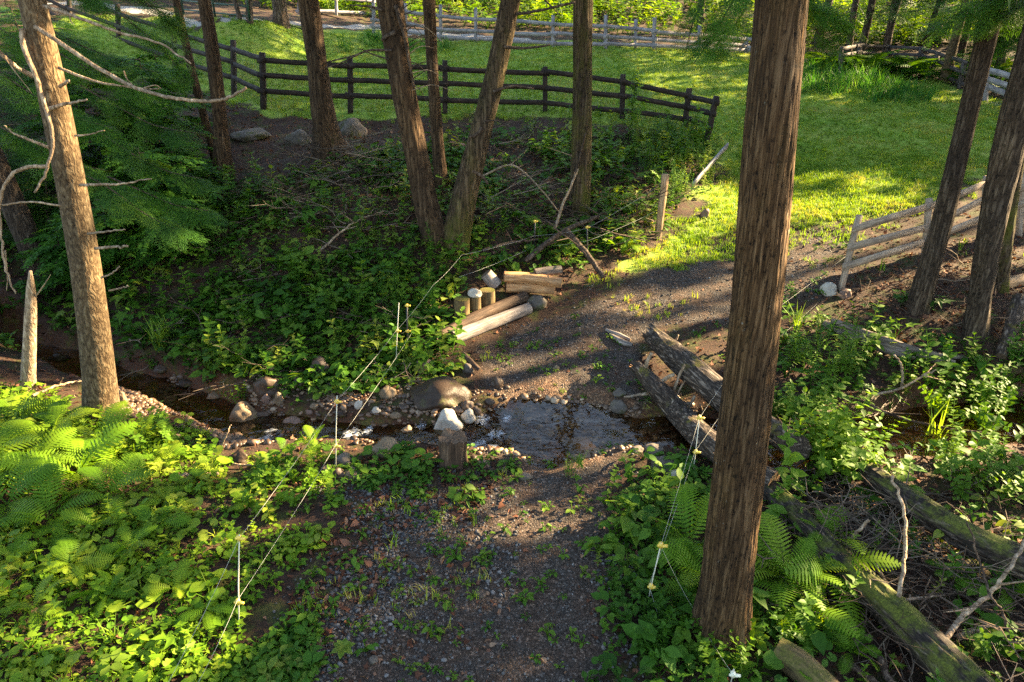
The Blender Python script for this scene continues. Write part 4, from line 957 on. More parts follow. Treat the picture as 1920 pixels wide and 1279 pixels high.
stump('ragged_stump', 'dark ragged stump standing at the edge of the brook below the white stone', 849, 868, 820, 50, 'wood_brown', rag=.7, flare=.25)

t, P, R = log('fallen_log', 'thick fallen log with a torn bare end reaching onto the track', [(1226,632,34),(1262,664,46),(1310,706,52),(1380,765,52),(1440,805,48),(1500,842,44)], 'log_bark', heights=[.25,.30,.34,.42,.42,.4], ring=.025, rough=(.14, 4), endrag=.25, endmat='wood_orange', endmat2='log_bark')
for pp in ([(1255,650),(1266,640),(1272,628)], [(1300,690),(1312,672),(1308,668)]): pixlimb(t, 'broken_stub', pp, P[4][1], 7, 3, M['deadwood'])
t, P, R = log('fallen_log', 'fallen log with patches of yellow moss and bare snapped branches beside the ford', [(1196,690,22),(1225,722,34),(1270,772,44),(1330,832,50),(1400,880,50),(1450,905,46)], 'log_bark', heights=[.28,.26,.22,.24,.22,.2], ring=.025, rough=(.13, 4), endrag=.15, endmat='wood_orange')
for pp, w0, w1, k in (([(1262,738),(1272,708),(1284,684)], 7, 4, 3), ([(1268,742),(1278,724),(1287,710)], 5, 2, 3), ([(1290,768),(1298,752),(1303,742)], 7, 5, 5), ([(1315,790),(1318,775),(1312,758)], 6, 3, 6), ([(1232,735),(1200,740),(1170,745)], 8, 4, 3), ([(1240,716),(1255,706),(1265,702)], 8, 6, 3), ([(1210,700),(1213,680),(1222,662)], 9, 6, 1)):
    pixlimb(t, 'broken_branch', pp, P[min(len(P) - 1, k * 6)][1] - .05, w0, w1, M['deadwood'])
log('mossy_log', 'long fallen trunk with green moss on top sloping into the bottom right corner', [(1440,918,42),(1500,975,46),(1580,1060,55),(1680,1155,68),(1790,1262,78),(1900,1370,86)], 'log_moss', ring=.03, rough=(.13, 5), seg=48, heights=[.12,.13,.16,.2,.2,.2])
log('mossy_log', 'broad shaggy fallen trunk lying through the greenery toward the right edge', [(1570,838,32),(1640,895,42),(1720,950,50),(1810,1005,54),(1900,1048,58),(1990,1090,58)], 'log_moss', ring=.03, rough=(.16, 4), seg=44, heights=[.22,.26,.28,.28,.26,.26])
log('mossy_log', 'short yellow-mossed log end poking in at the bottom edge', [(1455,1218,46),(1500,1250,56),(1560,1310,62)], 'stump_moss', ring=.03, rough=(.08, 4), heights=[.12,.12,.12])
log('fallen_log', 'thin grey fallen trunk lying above the sunlit weeds, upper of two', [(1560,602,12),(1650,634,14),(1740,662,11),(1842,674,6)], 'log_grey', ring=.05, heights=[.2,.18,.16,.1])
log('fallen_log', 'grey fallen trunk lying above the sunlit weeds, lower of two', [(1545,608,16),(1630,642,20),(1700,664,18),(1790,680,10)], 'log_grey', ring=.05, heights=[.12,.1,.1,.1])
log('brown_log', 'reddish rotten log leaning among roots at the right edge', [(1913,560,26),(1895,620,24),(1876,668,18)], 'log_bark', ring=.04, rough=(.15, 3), heights=[.3,.2,.1])
log('fallen_log', 'pale bare log end lying on the litter beyond the peeling trunk', [(1862,536,20),(1900,528,22),(1960,515,22)], 'wood_tan', ring=.05)
log('driftwood', 'flat pale grey slab of driftwood on the gravel track, upper of two', [(1136,618,5),(1160,628,9),(1182,637,5)], 'wood_grey', rough=(.1, 2), ring=.02, seg=12)
log('driftwood', 'flat pale grey slab of driftwood on the gravel track, lower of two', [(1144,627,5),(1166,641,12),(1186,647,7)], 'wood_grey', rough=(.1, 2), ring=.02, seg=12)
log('brown_log', 'dark short plank-like log beside the sunlit bend below the bleached log', [(868,662,8),(882,678,11),(900,694,8)], 'wood_brown', ring=.03, seg=14, heights=[.12,.08,.06])
def stick(label, pp, w0, w1, mat='deadwood', heights=None, name='fallen_branch', cat='branch', side=0):
    P = [G(px, py, (heights[i] if heights else .05)) for i, (px, py) in enumerate(pp)]
    t = thing(name, P[0], label, cat); limb(t, 'limb', P, w0 * mpp(P[0]) / 2, w1 * mpp(P[-1]) / 2, M[mat], seg=8, jag=.008)
    for _ in range(side):
        i = rng.uniform(.2, .9); k = i * (len(P) - 1); j = int(k); a = P[j] + (P[min(j+1, len(P)-1)] - P[j]) * (k - j); d = rng.normal(size=3) * [.3, .25, .12] + [0, 0, .1]
        limb(t, 'side_twig', [a, a + d * .5, a + d], w1 * mpp(a) / 2.2, .003, M[mat], seg=5)
    return t
stick('long bare pole slanting up through the brush above the log stack', [(985,490),(1030,452),(1075,425),(1122,406)], 12, 7, 'twigdark', [.15,.4,.5,.6], side=2)
stick('dark rotten pole leaning down to the track edge beside the ferny bank', [(1062,432),(1095,470),(1132,520)], 12, 10, 'twigdark', [.5,.4,.1])
stick('dry bent sapling stem leaning across the mossy upright trunk foot', [(1040,430),(1055,385),(1080,325),(1098,262)], 6, 3, 'deadwood', [.3,.6,.9,1.3], side=3)
stick('thin pale upright stick rising in an S bend above the mossy log', [(1682,1142),(1690,1090),(1697,1030),(1694,960),(1672,890)], 9, 5, 'deadwood', [.25,.45,.6,.8,.95])
stick('silvery branch curving up to the right edge over the brush', [(1765,1208),(1810,1150),(1855,1115),(1895,1060),(1925,1010)], 11, 6, 'deadwood', [.25,.3,.35,.5,.6], side=2)
stick('grey branch lying flat behind the long mossy trunk', [(1668,1128),(1720,1122),(1770,1116),(1818,1105)], 7, 3, 'deadwood', [.2,.15,.12,.15])
stick('grey crooked limb on the ground in the bottom right brush', [(1795,1195),(1840,1178),(1890,1172),(1940,1172)], 13, 8, 'deadwood', [.1,.12,.1,.1])
stick('dark twiggy stem standing in the brush at lower right', [(1900,1230),(1880,1150),(1858,1120),(1840,1060),(1812,975)], 6, 3, 'twigdark', [.1,.4,.5,.6,.9], side=4)
stick('short pale stob leaning behind the big ferns', [(1585,1025),(1605,1000),(1628,975)], 7, 5, 'deadwood', [.1,.3,.45])
stick('reddish bare stick lying in the brush right of the big ferns', [(1640,1058),(1660,1090),(1675,1118)], 8, 5, 'deadwood', [.2,.14,.1])
stick('brown dead branch lying in front of the massive trunk at the bottom edge', [(1575,1235),(1610,1258),(1645,1285)], 14, 12, 'twigdark', [.06,.08,.06])
stick('dark upright stub among the litter at the bottom right', [(1650,1235),(1658,1255),(1672,1290)], 14, 14, 'twigdark', [.2,.1,.05])
stick('long thin pale branch lying across the sunlit greenery at right', [(1640,740),(1690,728),(1730,705),(1755,695)], 5, 3, 'deadwood', [.25,.3,.35,.4], side=3)
stick('bare grey stem bent over the weeds right of the massive trunk', [(1690,730),(1692,700),(1688,680),(1676,665)], 5, 3, 'deadwood', [.1,.35,.5,.6])
stick('slim grey pole lying in the dark brush along the brook at right', [(1600,745),(1680,780),(1760,800),(1860,815)], 6, 4, 'twigdark', [.2,.2,.2,.2], side=3)
stick('thin stick lying on the litter below the brook at left', [(435,870),(480,873),(515,877)], 4, 2, 'deadwood')
stick('rough brown stick lying among the leaves left of the wire', [(325,893),(365,890),(410,888)], 8, 5, 'deadwood', [.08,.08,.08])
stick('dead brown branch lying behind the pale trunk foot', [(60,742),(110,722),(160,714)], 6, 3, 'deadwood', [.15,.15,.15], side=2)
stick('small bent white stalk standing in the brook by the foaming water', [(412,845),(425,815),(432,795)], 3, 1.5, 'deadwood', [.05,.3,.42])
stick('tangled dark branch lying on the bank below the forked tree', [(905,470),(960,455),(1010,450)], 7, 3, 'twigdark', [.2,.25,.3], side=4)
stick('grey dead bough lying in the brush left of the forked tree', [(600,470),(660,420),(720,395)], 5, 2, 'deadwood', [.15,.25,.3], side=4)
stick('bare twiggy bough arching over the bank right of the forked tree', [(905,330),(960,310),(1010,350),(1050,400)], 4, 2, 'deadwood', [.3,.6,.6,.3], side=6)
stick('fallen bough lying below the flared mossy foot of the straight trunk', [(455,340),(510,360),(570,380)], 4, 2, 'deadwood', [.1,.12,.1], side=3)

# ------------------------------------------------------------------ stones
def rock(label, px, py, wpx, hpx, mat, seed, depth=.8, sink=.25, sub=4, name='rock', rough=.16, point=0, base=None, tilt=0, wh=None):
    """px, py: middle of the stone in view; wpx, hpx its size"""
    r0 = .15
    for _ in range(3):
        c = G(px, py, r0 * .5) if base is None else np.asarray(base, float); s = mpp(c); r0 = hpx * s * .5
    a, h = wpx * s / 2, hpx * s / 2 * 1.05
    V0 = ICO4[0] if sub == 4 else ICO3[0]; F0 = ICO4[1] if sub == 4 else ICO3[1]
    k = 1 + rough * 1.6 * fbm(V0[:, 0] * 1.1 + seed * 3.1, V0[:, 1] * 1.1, V0[:, 2] * 1.1 + seed, 2) + rough * .7 * fbm(V0[:, 0] * 3.5 + seed, V0[:, 1] * 3.5, V0[:, 2] * 3.5, 4)
    r = np.random.default_rng(seed)
    for _ in range(7):                                              # a few flattened faces
        d = r.normal(size=3); d[2] = abs(d[2]) * .7; d /= np.linalg.norm(d); q = V0 @ d; k = np.where(q > .80, k * (.80 / q) ** .8, k)
    V = V0 * k[:, None]
    if point: V[:, 0] *= 1 - .35 * point * V[:, 2]; V[:, 2] += point * .15 * V[:, 0]
    if tilt: V = V @ np.array(Matrix.Rotation(tilt, 3, 'Y')).T
    V = V * [a, a * depth, h] + [c[0], c[1], c[2] - (.22 * h if base is None else 0)]
    o = mesh_np(name, V, F0, M[mat], smooth=True, loc=c - [0, 0, h]); tag(o, label, 'stone'); return o
RK = [('smooth rounded tan boulder on the brook bank, lit from above', 455, 776, 58, 46, 'st_tan', 1), ('small smooth brown stone nestled right of the tan boulder', 492, 783, 28, 24, 'st_brown', 2), ('flat reddish stone lying in the rushing water', 549, 795, 46, 24, 'st_pink', 3),
 ('brown squarish rock at the brook edge topped by another stone', 500, 722, 44, 40, 'st_brown', 4), ('ochre stone perched on the brown squarish rock', 510, 697, 26, 24, 'st_tan', 5), ('small rusty stone under the brown squarish rock', 500, 748, 16, 20, 'st_pink', 6), ('narrow upright brown stone by the brook', 522, 748, 16, 24, 'st_tan', 7),
 ('dark round rock half hidden by leaves on the far bank', 443, 658, 34, 34, 'st_brown', 8), ('dark wet boulder below the foaming water', 448, 858, 36, 30, 'st_wet', 9), ('long dark wet boulder with a shiny rounded end beside the ford', 826, 735, 108, 42, 'st_wet', 10),
 ('bright white sunlit stone standing in the brook', 842, 790, 52, 44, 'st_pale', 12), ('small pale egg-like stone right of the white one', 880, 778, 24, 26, 'st_pale', 13), ('dark stone wedged behind the pale egg-like stone', 877, 760, 22, 20, 'st_brown', 14), ('dark round stone at the right of the brook inlet', 893, 768, 18, 16, 'st_brown', 15),
 ('round rock with dead grass draped over it beside the brook', 721, 838, 48, 38, 'st_tan', 16), ('yellowish half-sunk stone in the shallow water', 765, 812, 30, 30, 'st_tan', 17), ('grey block-shaped stone on the far bank of the brook', 632, 716, 34, 22, 'st_grey', 18), ('tan squared stone right of the grey block', 727, 734, 30, 24, 'st_tan', 19),
 ('pale stone among sunlit pebbles by the wire', 673, 758, 16, 18, 'st_pale', 20), ('reddish boulder under weeds on the bank, right of the stakes', 795, 686, 40, 26, 'st_pink', 21), ('small red stone beside the reddish boulder', 763, 677, 26, 18, 'st_pink', 22), ('dark flat shaded rock among the weeds below the stakes', 600, 690, 40, 40, 'st_brown', 23),
 ('brown stone at the foot of the wire stake', 635, 887, 24, 18, 'st_brown', 24), ('grey angular slab leaning by the wire stake foot', 645, 862, 36, 26, 'st_grey', 25), ('small tan stone left of the stake foot', 614, 880, 22, 16, 'st_tan', 26), ('tiny tan pebble stone under the other stones by the stake', 611, 893, 14, 10, 'st_tan', 27), ('long flat brown stone lying right of the stake foot', 660, 886, 48, 14, 'st_tan', 28),
 ('dark round stone in the track edge above the ford', 932, 716, 22, 26, 'st_brown', 29), ('pale grey stone at the right end of the ford', 1161, 761, 30, 24, 'st_grey', 30), ('low flat stone at the water line left of the fallen log', 1162, 735, 26, 16, 'st_grey', 31), ('flat sunlit brown stone barely rising from the ford water', 1088, 834, 66, 18, 'st_tan', 32),
 ('white block of stone beside the fern at the right bank', 1271, 892, 38, 32, 'st_pale', 33), ('flat grey slab lying on the right bank behind the white block', 1248, 868, 62, 20, 'st_grey', 34), ('dark flat slab under the white block', 1262, 925, 56, 22, 'st_brown', 35), ('small mossy slab near the fallen log on the right bank', 1226, 842, 40, 20, 'st_grey', 36),
 ('large grey boulder beside the sturdy trunk below the dark fence', 660, 240, 56, 44, 'st_grey', 37), ('low mossy grey boulder on the bank left of the sturdy trunk', 562, 258, 50, 34, 'st_grey', 38), ('long low grass-topped stone left of the mossy boulder', 470, 250, 78, 24, 'st_grey', 39), ('flat brown stone between the fork trunks', 850, 272, 54, 16, 'st_pink', 40),
 ('round pale boulder at the foot of the leaning end post', 1555, 541, 34, 30, 'st_pale', 41), ('smaller pinkish boulder right of the post foot', 1584, 550, 26, 22, 'st_pink', 42), ('pointed grey stone at the end of the bleached log', 1006, 564, 36, 32, 'st_grey', 43), ('half buried sandy stone at the track edge by the lit grass', 1322, 400, 18, 22, 'st_pink', 44),
 ('small rounded stone in the gravel track', 1044, 690, 14, 12, 'st_tan', 45), ('round brown rock at the foot of the pale trunk', 229, 748, 20, 32, 'st_tan', 46), ('pale driftwood-coloured stone on the gravel bar', 268, 722, 26, 20, 'st_pink', 47), ('grey lump of stone by the narrow plank above the brook', 878, 690, 22, 26, 'st_grey', 48),
 ('mossy cobble in the shallow water right of the wire', 640, 775, 22, 14, 'st_wet', 49), ('flat grey cobble on the near gravel edge below the ford', 985, 893, 24, 12, 'st_grey', 50), ('pale flat cobble by the spilling water', 905, 868, 26, 12, 'st_pink', 51),
 ('bluish flat stone in the bottom gravel, left of the track', 700, 1236, 20, 16, 'st_grey', 52), ('dark bowl-like stone amid moss in the foreground gravel', 900, 1112, 26, 12, 'st_brown', 53)]
for lab, px, py, w, h, mt, sd in RK: rock(lab, px, py, w * (1.12 if sd < 31 else 1), h * (1.22 if sd < 31 else 1), mt, sd, point=.5 if sd in (1, 12, 43) else 0, tilt=-.22 if sd == 10 else 0)

RK2 = [('tan half-sunk stone in the upper brook left of the tan boulder', 400, 742, 26, 16, 'st_tan', 70), ('dark flat stone in the shaded upper brook', 350, 716, 34, 14, 'st_wet', 71), ('brown stone at the far rim of the shaded brook', 300, 690, 28, 16, 'st_brown', 72), ('reddish wet stone right of the sunken driftwood-coloured stone', 318, 748, 22, 12, 'st_pink', 73), ('dark stone at the left dark end of the brook', 110, 670, 36, 20, 'st_wet', 74),
 ('small dark stone on the far rim above the foaming water', 560, 716, 30, 24, 'st_brown', 75), ('brown stone under the weeds on the far rim', 690, 705, 26, 16, 'st_brown', 76), ('small ochre stone at the water edge left of the wire stake', 590, 760, 18, 13, 'st_tan', 77), ('rust-coloured pebble-sized stone beside the reddish flat stone', 580, 772, 15, 10, 'st_pink', 78), ('pale cobble on the sunlit pebble bank', 705, 768, 18, 12, 'st_pale', 79), ('tan cobble on the sunlit pebble bank, lower', 742, 778, 20, 12, 'st_tan', 80),
 ('brown cobble at the inlet of the ford', 918, 752, 20, 14, 'st_brown', 81), ('flat brown slab at the right rim of the ford', 1215, 800, 44, 14, 'st_brown', 82), ('grey cobble at the right rim of the ford', 1195, 842, 26, 14, 'st_grey', 83), ('rust-brown cobble below the spilling water', 945, 880, 20, 10, 'st_pink', 84), ('dark cobble between the ragged stump and the spilling water', 888, 858, 20, 13, 'st_wet', 85)]
for lab, px, py, w, h, mt, sd in RK2: rock(lab, px, py, w, h, mt, sd)
# the stone carried by the middle stump
rock('pale rounded stone sitting on the middle upright log', 0, 0, 26, 19, 'st_pale', 61, base=top_b + [0, 0, rb * .55])
# ------------------------------------------------------------------ ground litter, stones, grass (stuff nobody could count)
ALLN = np.array([(-14, 2.6), (14, 2.6), (18, 15), (4, 15), (-3, 21), (-22, 26), (-20, 8)], float)
P = np.r_[sample(BANK[0], 60, 9000, seed=73), sample(ALLN, 55, 26000, avoid_path=False), sample(STRIP, 420, 6500, avoid_path=False, clump=.6, seed=70), sample(RIGHTVEG, 60, 4000, seed=71), sample(poly_world([(1580,560),(1640,470),(1960,450),(2000,640),(1850,660),(1640,620)]), 150, 4200, seed=72)]; lw = poly_sd(LAWN, P[:, 0], P[:, 1]); tr = poly_sd(TRACK, P[:, 0], P[:, 1])
P = P[(lw > .2) & ((tr > 0) | (rng.random(len(P)) < .12))]
tag(scatter('leaf_litter', [place(T, q, .035, .075, (.1, .9), .5, .008) for T, q in zip(LITT, split(P, 3))], M['litter']), kind='stuff', label='brown and reddish dead leaves lying over the forest floor', cat='dead leaves')
# stones of the gravel patch in front, and coarse grit on the track
P = np.r_[sample(STRIP, 900, 12000, avoid_path=False, clump=.7, csc=1.3, seed=3), sample(PATH, 160, 9000, avoid_path=False, seed=4), sample(poly_world([(540,1080),(700,1040),(760,1110),(740,1300),(540,1300)]), 750, 2600, avoid_path=False, clump=.8, csc=1.6, seed=81), sample(poly_world([(740,930),(930,960),(940,1100),(800,1110),(720,1020)]), 500, 1700, avoid_path=False, clump=.8, csc=1.6, seed=82), sample(poly_world([(1090,1400),(1100,1080),(1160,980),(1230,1100),(1270,1400)]), 260, 2500, avoid_path=False, clump=.8, seed=6)]
far = P[:, 1] > 9.5; tr = poly_sd(TRACK, P[:, 0], P[:, 1]); big = (tr > .05) & (P[:, 1] < 7.4)
items = []
for k, q in enumerate(split(P[big], 6)): items.append(place(PEB[k], q, .008, .022, (.1, .85), .3, .005, patch=.2))
for k, q in enumerate(split(P[~big & ~far], 6)): items.append(place(PEB[k], q, .005, .013, (.1, .95), .3, .003, patch=.1))
for k, q in enumerate(split(P[far], 6)): items.append(place(PEB[k], q, .008, .016, (.2, .9), .3, .003, patch=.1))
tag(scatter('gravel_stones', items, M['stones']), kind='stuff', label='loose grey gravel stones strewn over the near track', cat='gravel')
# pebbles along the brook
pb = sample(np.array([on_z(a, b, -.2)[:2] for a, b in [(230,690),(420,700),(560,715),(640,725),(800,735),(960,735),(1260,780),(1300,830),(1000,885),(820,850),(700,850),(560,850),(380,830),(240,760)]]), 700, 20000, avoid_path=False, avoid_water=False, clump=.15, csc=1.6, seed=9)
m2 = leaf_mat('brook_pebbles', [(0, (.035, .022, .015)), (.5, (.11, .065, .04)), (.85, (.22, .14, .085)), (1, (.36, .28, .2))], 0, 1, .45, .5)
tag(scatter('brook_pebbles', [place(PEB[k], q, .016, .055, (.1, .9), .3, .008) for k, q in enumerate(split(pb, 6))], m2, smooth=True), kind='stuff', label='brown pebbles and cobbles in and along the shallow brook', cat='pebbles')
# twigs and brush
brush = [sample(BANK[0], 12, 3400, clump=.5, csc=.5, seed=12), sample(poly_world([(1440,900),(1560,850),(1700,880),(1920,1000),(2100,1200),(2000,1400),(1650,1400),(1560,1150)]), 110, 1700, clump=.2, seed=13), sample(poly_world([(1560,560),(1680,520),(1950,480),(2000,640),(1850,650),(1640,600)]), 24, 700, seed=14), sample(poly_world([(520,310),(720,300),(760,420),(1000,460),(1180,480),(1200,420),(980,360),(880,420),(560,420)]), 22, 900, seed=15)]
items = []
for q, up, s in zip(brush, (.12, .10, .06, .22), ((.35, .8), (.3, .75), (.25, .55), (.45, 1.1))):
    for k, w in enumerate(split(q, 5)): it = list(place(TWIG[k], w, s[0], s[1], (.1, 1), .22, 0)); it[1] = it[1] + np.c_[np.zeros((len(w), 2)), rnd(len(w), .01, up * 2)]; items.append(tuple(it))
tag(scatter('dead_brush', items, M['twig']), kind='stuff', label='tangle of grey dead twigs and brush over the banks', cat='brush')

# lawn grass
TUF = [grass_tuft(7, .055, .007, .05, s) for s in range(3)]; TUFN = [grass_tuft(9, .13, .012, .07, s + 5) for s in range(3)]; TALL = [grass_tuft(12, .42, .013, .12, s + 9, .6) for s in range(3)]
P = np.r_[sample(LAWN, 230, 78000, avoid_path=False, soft=.5), sample(poly_world([(1130,520),(1215,455),(1330,330),(1450,270),(1760,300),(1900,300),(1750,385),(1600,440),(1500,480),(1300,480)]), 420, 26000, avoid_path=False, clump=.3, seed=80)]; P = P[rng.random(len(P)) < np.clip(1.15 - (P[:, 1] - 13) / 30, .45, 1)]
items = [place(TUF[k], q, .8, 1.6, (.1, .8), .15, 0, patch=.6) for k, q in enumerate(split(P, 3))]
tag(scatter('lawn_grass', items, M['grass']), kind='stuff', label='short green grass of the meadow', cat='grass')
edge = [sample(poly_world(p), d, 6000, avoid_path=False, clump=c, seed=s) for p, d, c, s in (
    ([(430,190),(656,212),(834,215),(1022,211),(1175,225),(1330,270),(1350,330),(1230,270),(1000,235),(700,232),(450,215)], 26, .3, 31), ([(1150,510),(1230,455),(1330,420),(1390,440),(1280,480)], 70, .4, 32), ([(1060,585),(1110,545),(1190,560),(1360,575),(1360,600),(1200,600)], 40, .7, 33),
    ([(1440,430),(1600,440),(1560,520),(1440,530)], 30, .7, 34), ([(1620,480),(1900,440),(1950,490),(1650,520)], 14, .6, 35), ([(640,1000),(860,900),(1000,910),(960,1060),(880,1279),(640,1300),(560,1150)], 26, .9, 36), ([(870,650),(960,640),(900,720)], 60, .5, 37))]
tag(scatter('rough_grass', [place(TUFN[k], q, .45, .95, (.2, .9), .2, 0) for e in edge for k, q in enumerate(split(e, 3))], M['grass']), kind='stuff', label='rough longer grass along the fence foot and track edges', cat='grass')
tall = [sample(poly_world(p), d, 3500, avoid_path=False, avoid_water=False) for p, d in (([(1470,132),(1560,142),(1640,150),(1745,178),(1740,192),(1620,190),(1500,172)], 34), ([(690,72),(760,84),(860,88),(830,100),(720,96),(680,84)], 22), ([(560,85),(640,80),(700,90),(660,100)], 10))]
tag(scatter('tall_grass', [place(TALL[k], q, .7, 1.2, (.1, .9), .1, 0) for e in tall for k, q in enumerate(split(e, 3))], M['tallgrass']), kind='stuff', label='bands of tall blue-green grass at the far side of the meadow', cat='grass')

# leafy ground cover
ROS = [plant_rosette(LR, 6, .12, .13, .085, s) for s in range(3)]; ROM = [plant_rosette(LM, 5, .16, .12, .13, s + 3) for s in range(3)]; ROO = [plant_rosette(LO, 6, .12, .10, .10, s + 6) for s in range(3)]
UPO = [plant_upright(LO, .38, 7, .11, s, whorl=2) for s in range(3)]; UPL = [plant_upright(LL, .55, 12, .12, s + 4, .1, 3, .7) for s in range(3)]; SMALL = [plant_rosette(LO, 5, .05, .05, .045, s + 9) for s in range(3)]
SF = [mtri([xf(FROND[k % 4], a * 2 * PI / 5 + k, .25, 0, 1) for a in range(5)]) for k in range(2)]
def cover(name, label, mat, groups):
    items = []
    for P, Ts, s, tint, up in groups:
        for T, q in zip(Ts, split(P, len(Ts))): items.append(place(T, q, s[0], s[1], tint, .14, up))
    return tag(scatter(name, items, mat), kind='stuff', label=label, cat='ground plants')
cover('ground_cover', 'dense round-leaved green plants carpeting the near left bank', M['leaf_mid'], [(sample(LEFTFG, 60, 1900, clump=.35, csc=1.2, seed=40), ROS, (.5, 1.0), (.35, 1), 0), (sample(LEFTFG, 20, 520, clump=.5, seed=41), ROM, (.55, .95), (.4, 1), 0), (sample(LEFTFG, 190, 5200, clump=.15, seed=42), SMALL, (.7, 1.4), (.2, .9), 0), (sample(LEFTFG, 22, 640, clump=.3, seed=43), UPO, (.35, .75), (.4, 1), 0)])
cover('bank_plants', 'dark green leafy plants covering the shaded bank beyond the brook', M['leaf'], [(sample(BANK[0], 22, 4600, clump=.6, csc=.55, seed=44), ROM, (.7, 1.4), (.2, 1), .02), (sample(BANK[0], 16, 3800, clump=.6, csc=.6, seed=45), ROO, (.8, 1.6), (.2, 1), .05), (sample(BANK[0], 8, 1900, clump=.5, seed=46), UPO, (.8, 1.6), (.3, 1), 0), (sample(BANK[0], 14, 2600, clump=.5, csc=.9, seed=47), ROS, (.7, 1.4), (.1, .9), 0)])
NEARB = poly_world([(240,705),(330,560),(560,500),(720,480),(860,500),(850,560),(830,640),(860,695),(790,712),(700,728),(600,735),(420,735)])
cover('brookside_plants', 'brighter green leafy plants along the far edge of the brook', M['leaf'], [(sample(NEARB, 40, 1500, clump=.2, seed=48), ROS, (.8, 1.5), (.1, .8), 0), (sample(NEARB, 26, 1000, seed=49), ROM, (.7, 1.3), (.1, .8), 0), (sample(poly_world([(880,560),(1010,540),(1150,500),(1240,450),(1330,300),(1200,250),(1050,420),(900,500)]), 16, 1500, clump=.2, seed=50), ROO, (.9, 1.8), (.2, 1), .03),
    (sample(poly_world([(1180,260),(1330,250),(1345,340),(1270,400),(1220,380)]), 30, 1200, seed=51), UPL, (.5, 1.1), (.3, 1), 0), (sample(poly_world([(680,690),(830,700),(860,760),(780,740),(640,740)]), 40, 260, seed=52), ROS, (.6, 1.1), (.4, 1), 0), (sample(poly_world([(60,640),(240,690),(430,705),(560,722),(570,752),(420,742),(240,708),(60,668)]), 60, 900, clump=.3, seed=84), ROS + ROO, (.6, 1.1), (.2, .9), 0), (sample(poly_world([(540,838),(640,828),(800,838),(840,862),(740,885),(600,890)]), 80, 420, clump=.3, seed=83), ROS + SMALL, (.5, 1.0), (.4, 1), 0)])
SW = sample(STRIP, 380, 6500, avoid_path=False, clump=.55, csc=1.2, seed=53); su, sv, _ = project(SW); SW = SW[~((su > 800) & (sv < 940) & (rng.random(len(SW)) < .8))]
cover('gravel_weeds', 'small weeds and moss sprouting between the gravel stones', M['leaf'], [(SW, SMALL, (.6, 1.7), (.3, .9), 0), (sample(STRIP, 10, 160, avoid_path=False, clump=.5, seed=54), ROO, (.5, .9), (.4, 1), 0), (sample(PATH, 26, 1100, clump=.85, csc=.9, seed=55, avoid_path=False), SMALL, (.6, 1.3), (.3, .9), 0), (sample(poly_world([(1110,1400),(1150,900),(1230,900),(1260,1400)]), 60, 500, clump=.4, seed=56), SMALL, (.8, 1.8), (.3, .9), 0)])
cover('right_bank_plants', 'bright leafy plants on the sunlit bank at right', M['leaf'], [(sample(RIGHTFG, 30, 360, clump=.4, seed=57), ROS, (.6, 1.1), (.2, .9), 0), (sample(RIGHTFG, 26, 320, seed=58), ROO, (.8, 1.5), (.2, .8), 0), (sample(RIGHTFG, 16, 160, seed=59), UPO, (.4, .8), (.3, .9), 0),
    (sample(RIGHTVEG, 16, 1200, clump=.6, csc=.8, seed=60), ROO, (.8, 1.5), (.3, 1), .03), (sample(RIGHTVEG, 7, 500, clump=.4, seed=61), UPO, (.6, 1.3), (.4, 1), 0), (sample(RIGHTVEG, 12, 800, clump=.5, seed=62), ROM, (.6, 1.2), (.3, 1), 0),
    (sample(poly_world([(1700,690),(1960,680),(2050,900),(1960,1000),(1780,930),(1640,830)]), 28, 950, clump=.45, seed=63), UPO, (.6, 1.2), (.5, 1), 0), (sample(poly_world([(1600,560),(1850,590),(1830,660),(1600,640)]), 14, 220, clump=.3, seed=64), ROM, (.8, 1.3), (.2, .7), 0)])
HQ = sample(HILL, 14, 12000, avoid_path=False, avoid_water=False, soft=.4, clump=.1, csc=.35, seed=65)
rdm = poly_sd(ROADP, HQ[:, 0], HQ[:, 1]) > .12; HQ = HQ[rdm]
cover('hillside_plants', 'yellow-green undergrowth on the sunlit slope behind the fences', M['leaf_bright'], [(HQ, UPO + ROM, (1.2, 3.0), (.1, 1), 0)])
UP2 = [sample(poly_world(p), d, 1200, avoid_path=False) for p, d in (([(1440,120),(1560,125),(1760,140),(1790,160),(1700,150),(1560,140)], 10), ([(1780,120),(1960,130),(1960,185),(1800,165)], 6))]
cover('fence_row_plants', 'leafy fern-like undergrowth along the old split-rail fence', M['leaf'], [(np.r_[UP2[0], UP2[1]], SF + UPO, (.7, 1.5), (.2, .9), 0)])

# ------------------------------------------------------------------ single plants
def fern(label, px, py, size, n, seed, mat='fern', group=None, tint=(.2, .8), tilt=(-.25, .5), name='fern'):
    b = G(px, py); t = thing(name, b, label, 'fern', group); b = b + [0, 0, .10]; r = np.random.default_rng(seed); a0 = r.uniform(0, 6)
    for i in range(n):
        T = FROND[r.integers(0, 4)]; a = a0 + 2 * PI * i / n + r.normal() * .2; s = size * r.uniform(.62, 1.1); pit = r.uniform(*tilt)
        V, F = xf(T, a, pit, r.normal() * .38, s, b)
        o = mesh_np('frond', V, F, M[mat], parent=t, attrs={'tint': np.clip(np.full(len(V), r.uniform(*tint)) + r.normal(size=len(V)) * .03, 0, 1)})
FE = [(25,800,.85,9,(.5,1)),(110,820,.8,9,(.5,1)),(190,850,.75,8,(.5,1)),(60,890,.95,9,(.3,.8)),(150,905,.95,10,(.3,.8)),(20,960,.95,9,(.2,.7)),(95,990,.8,8,(.2,.7)),(205,945,.7,8,(.4,.9)),(265,830,.5,7,(.6,1)),(-20,880,.9,8,(.3,.8))]
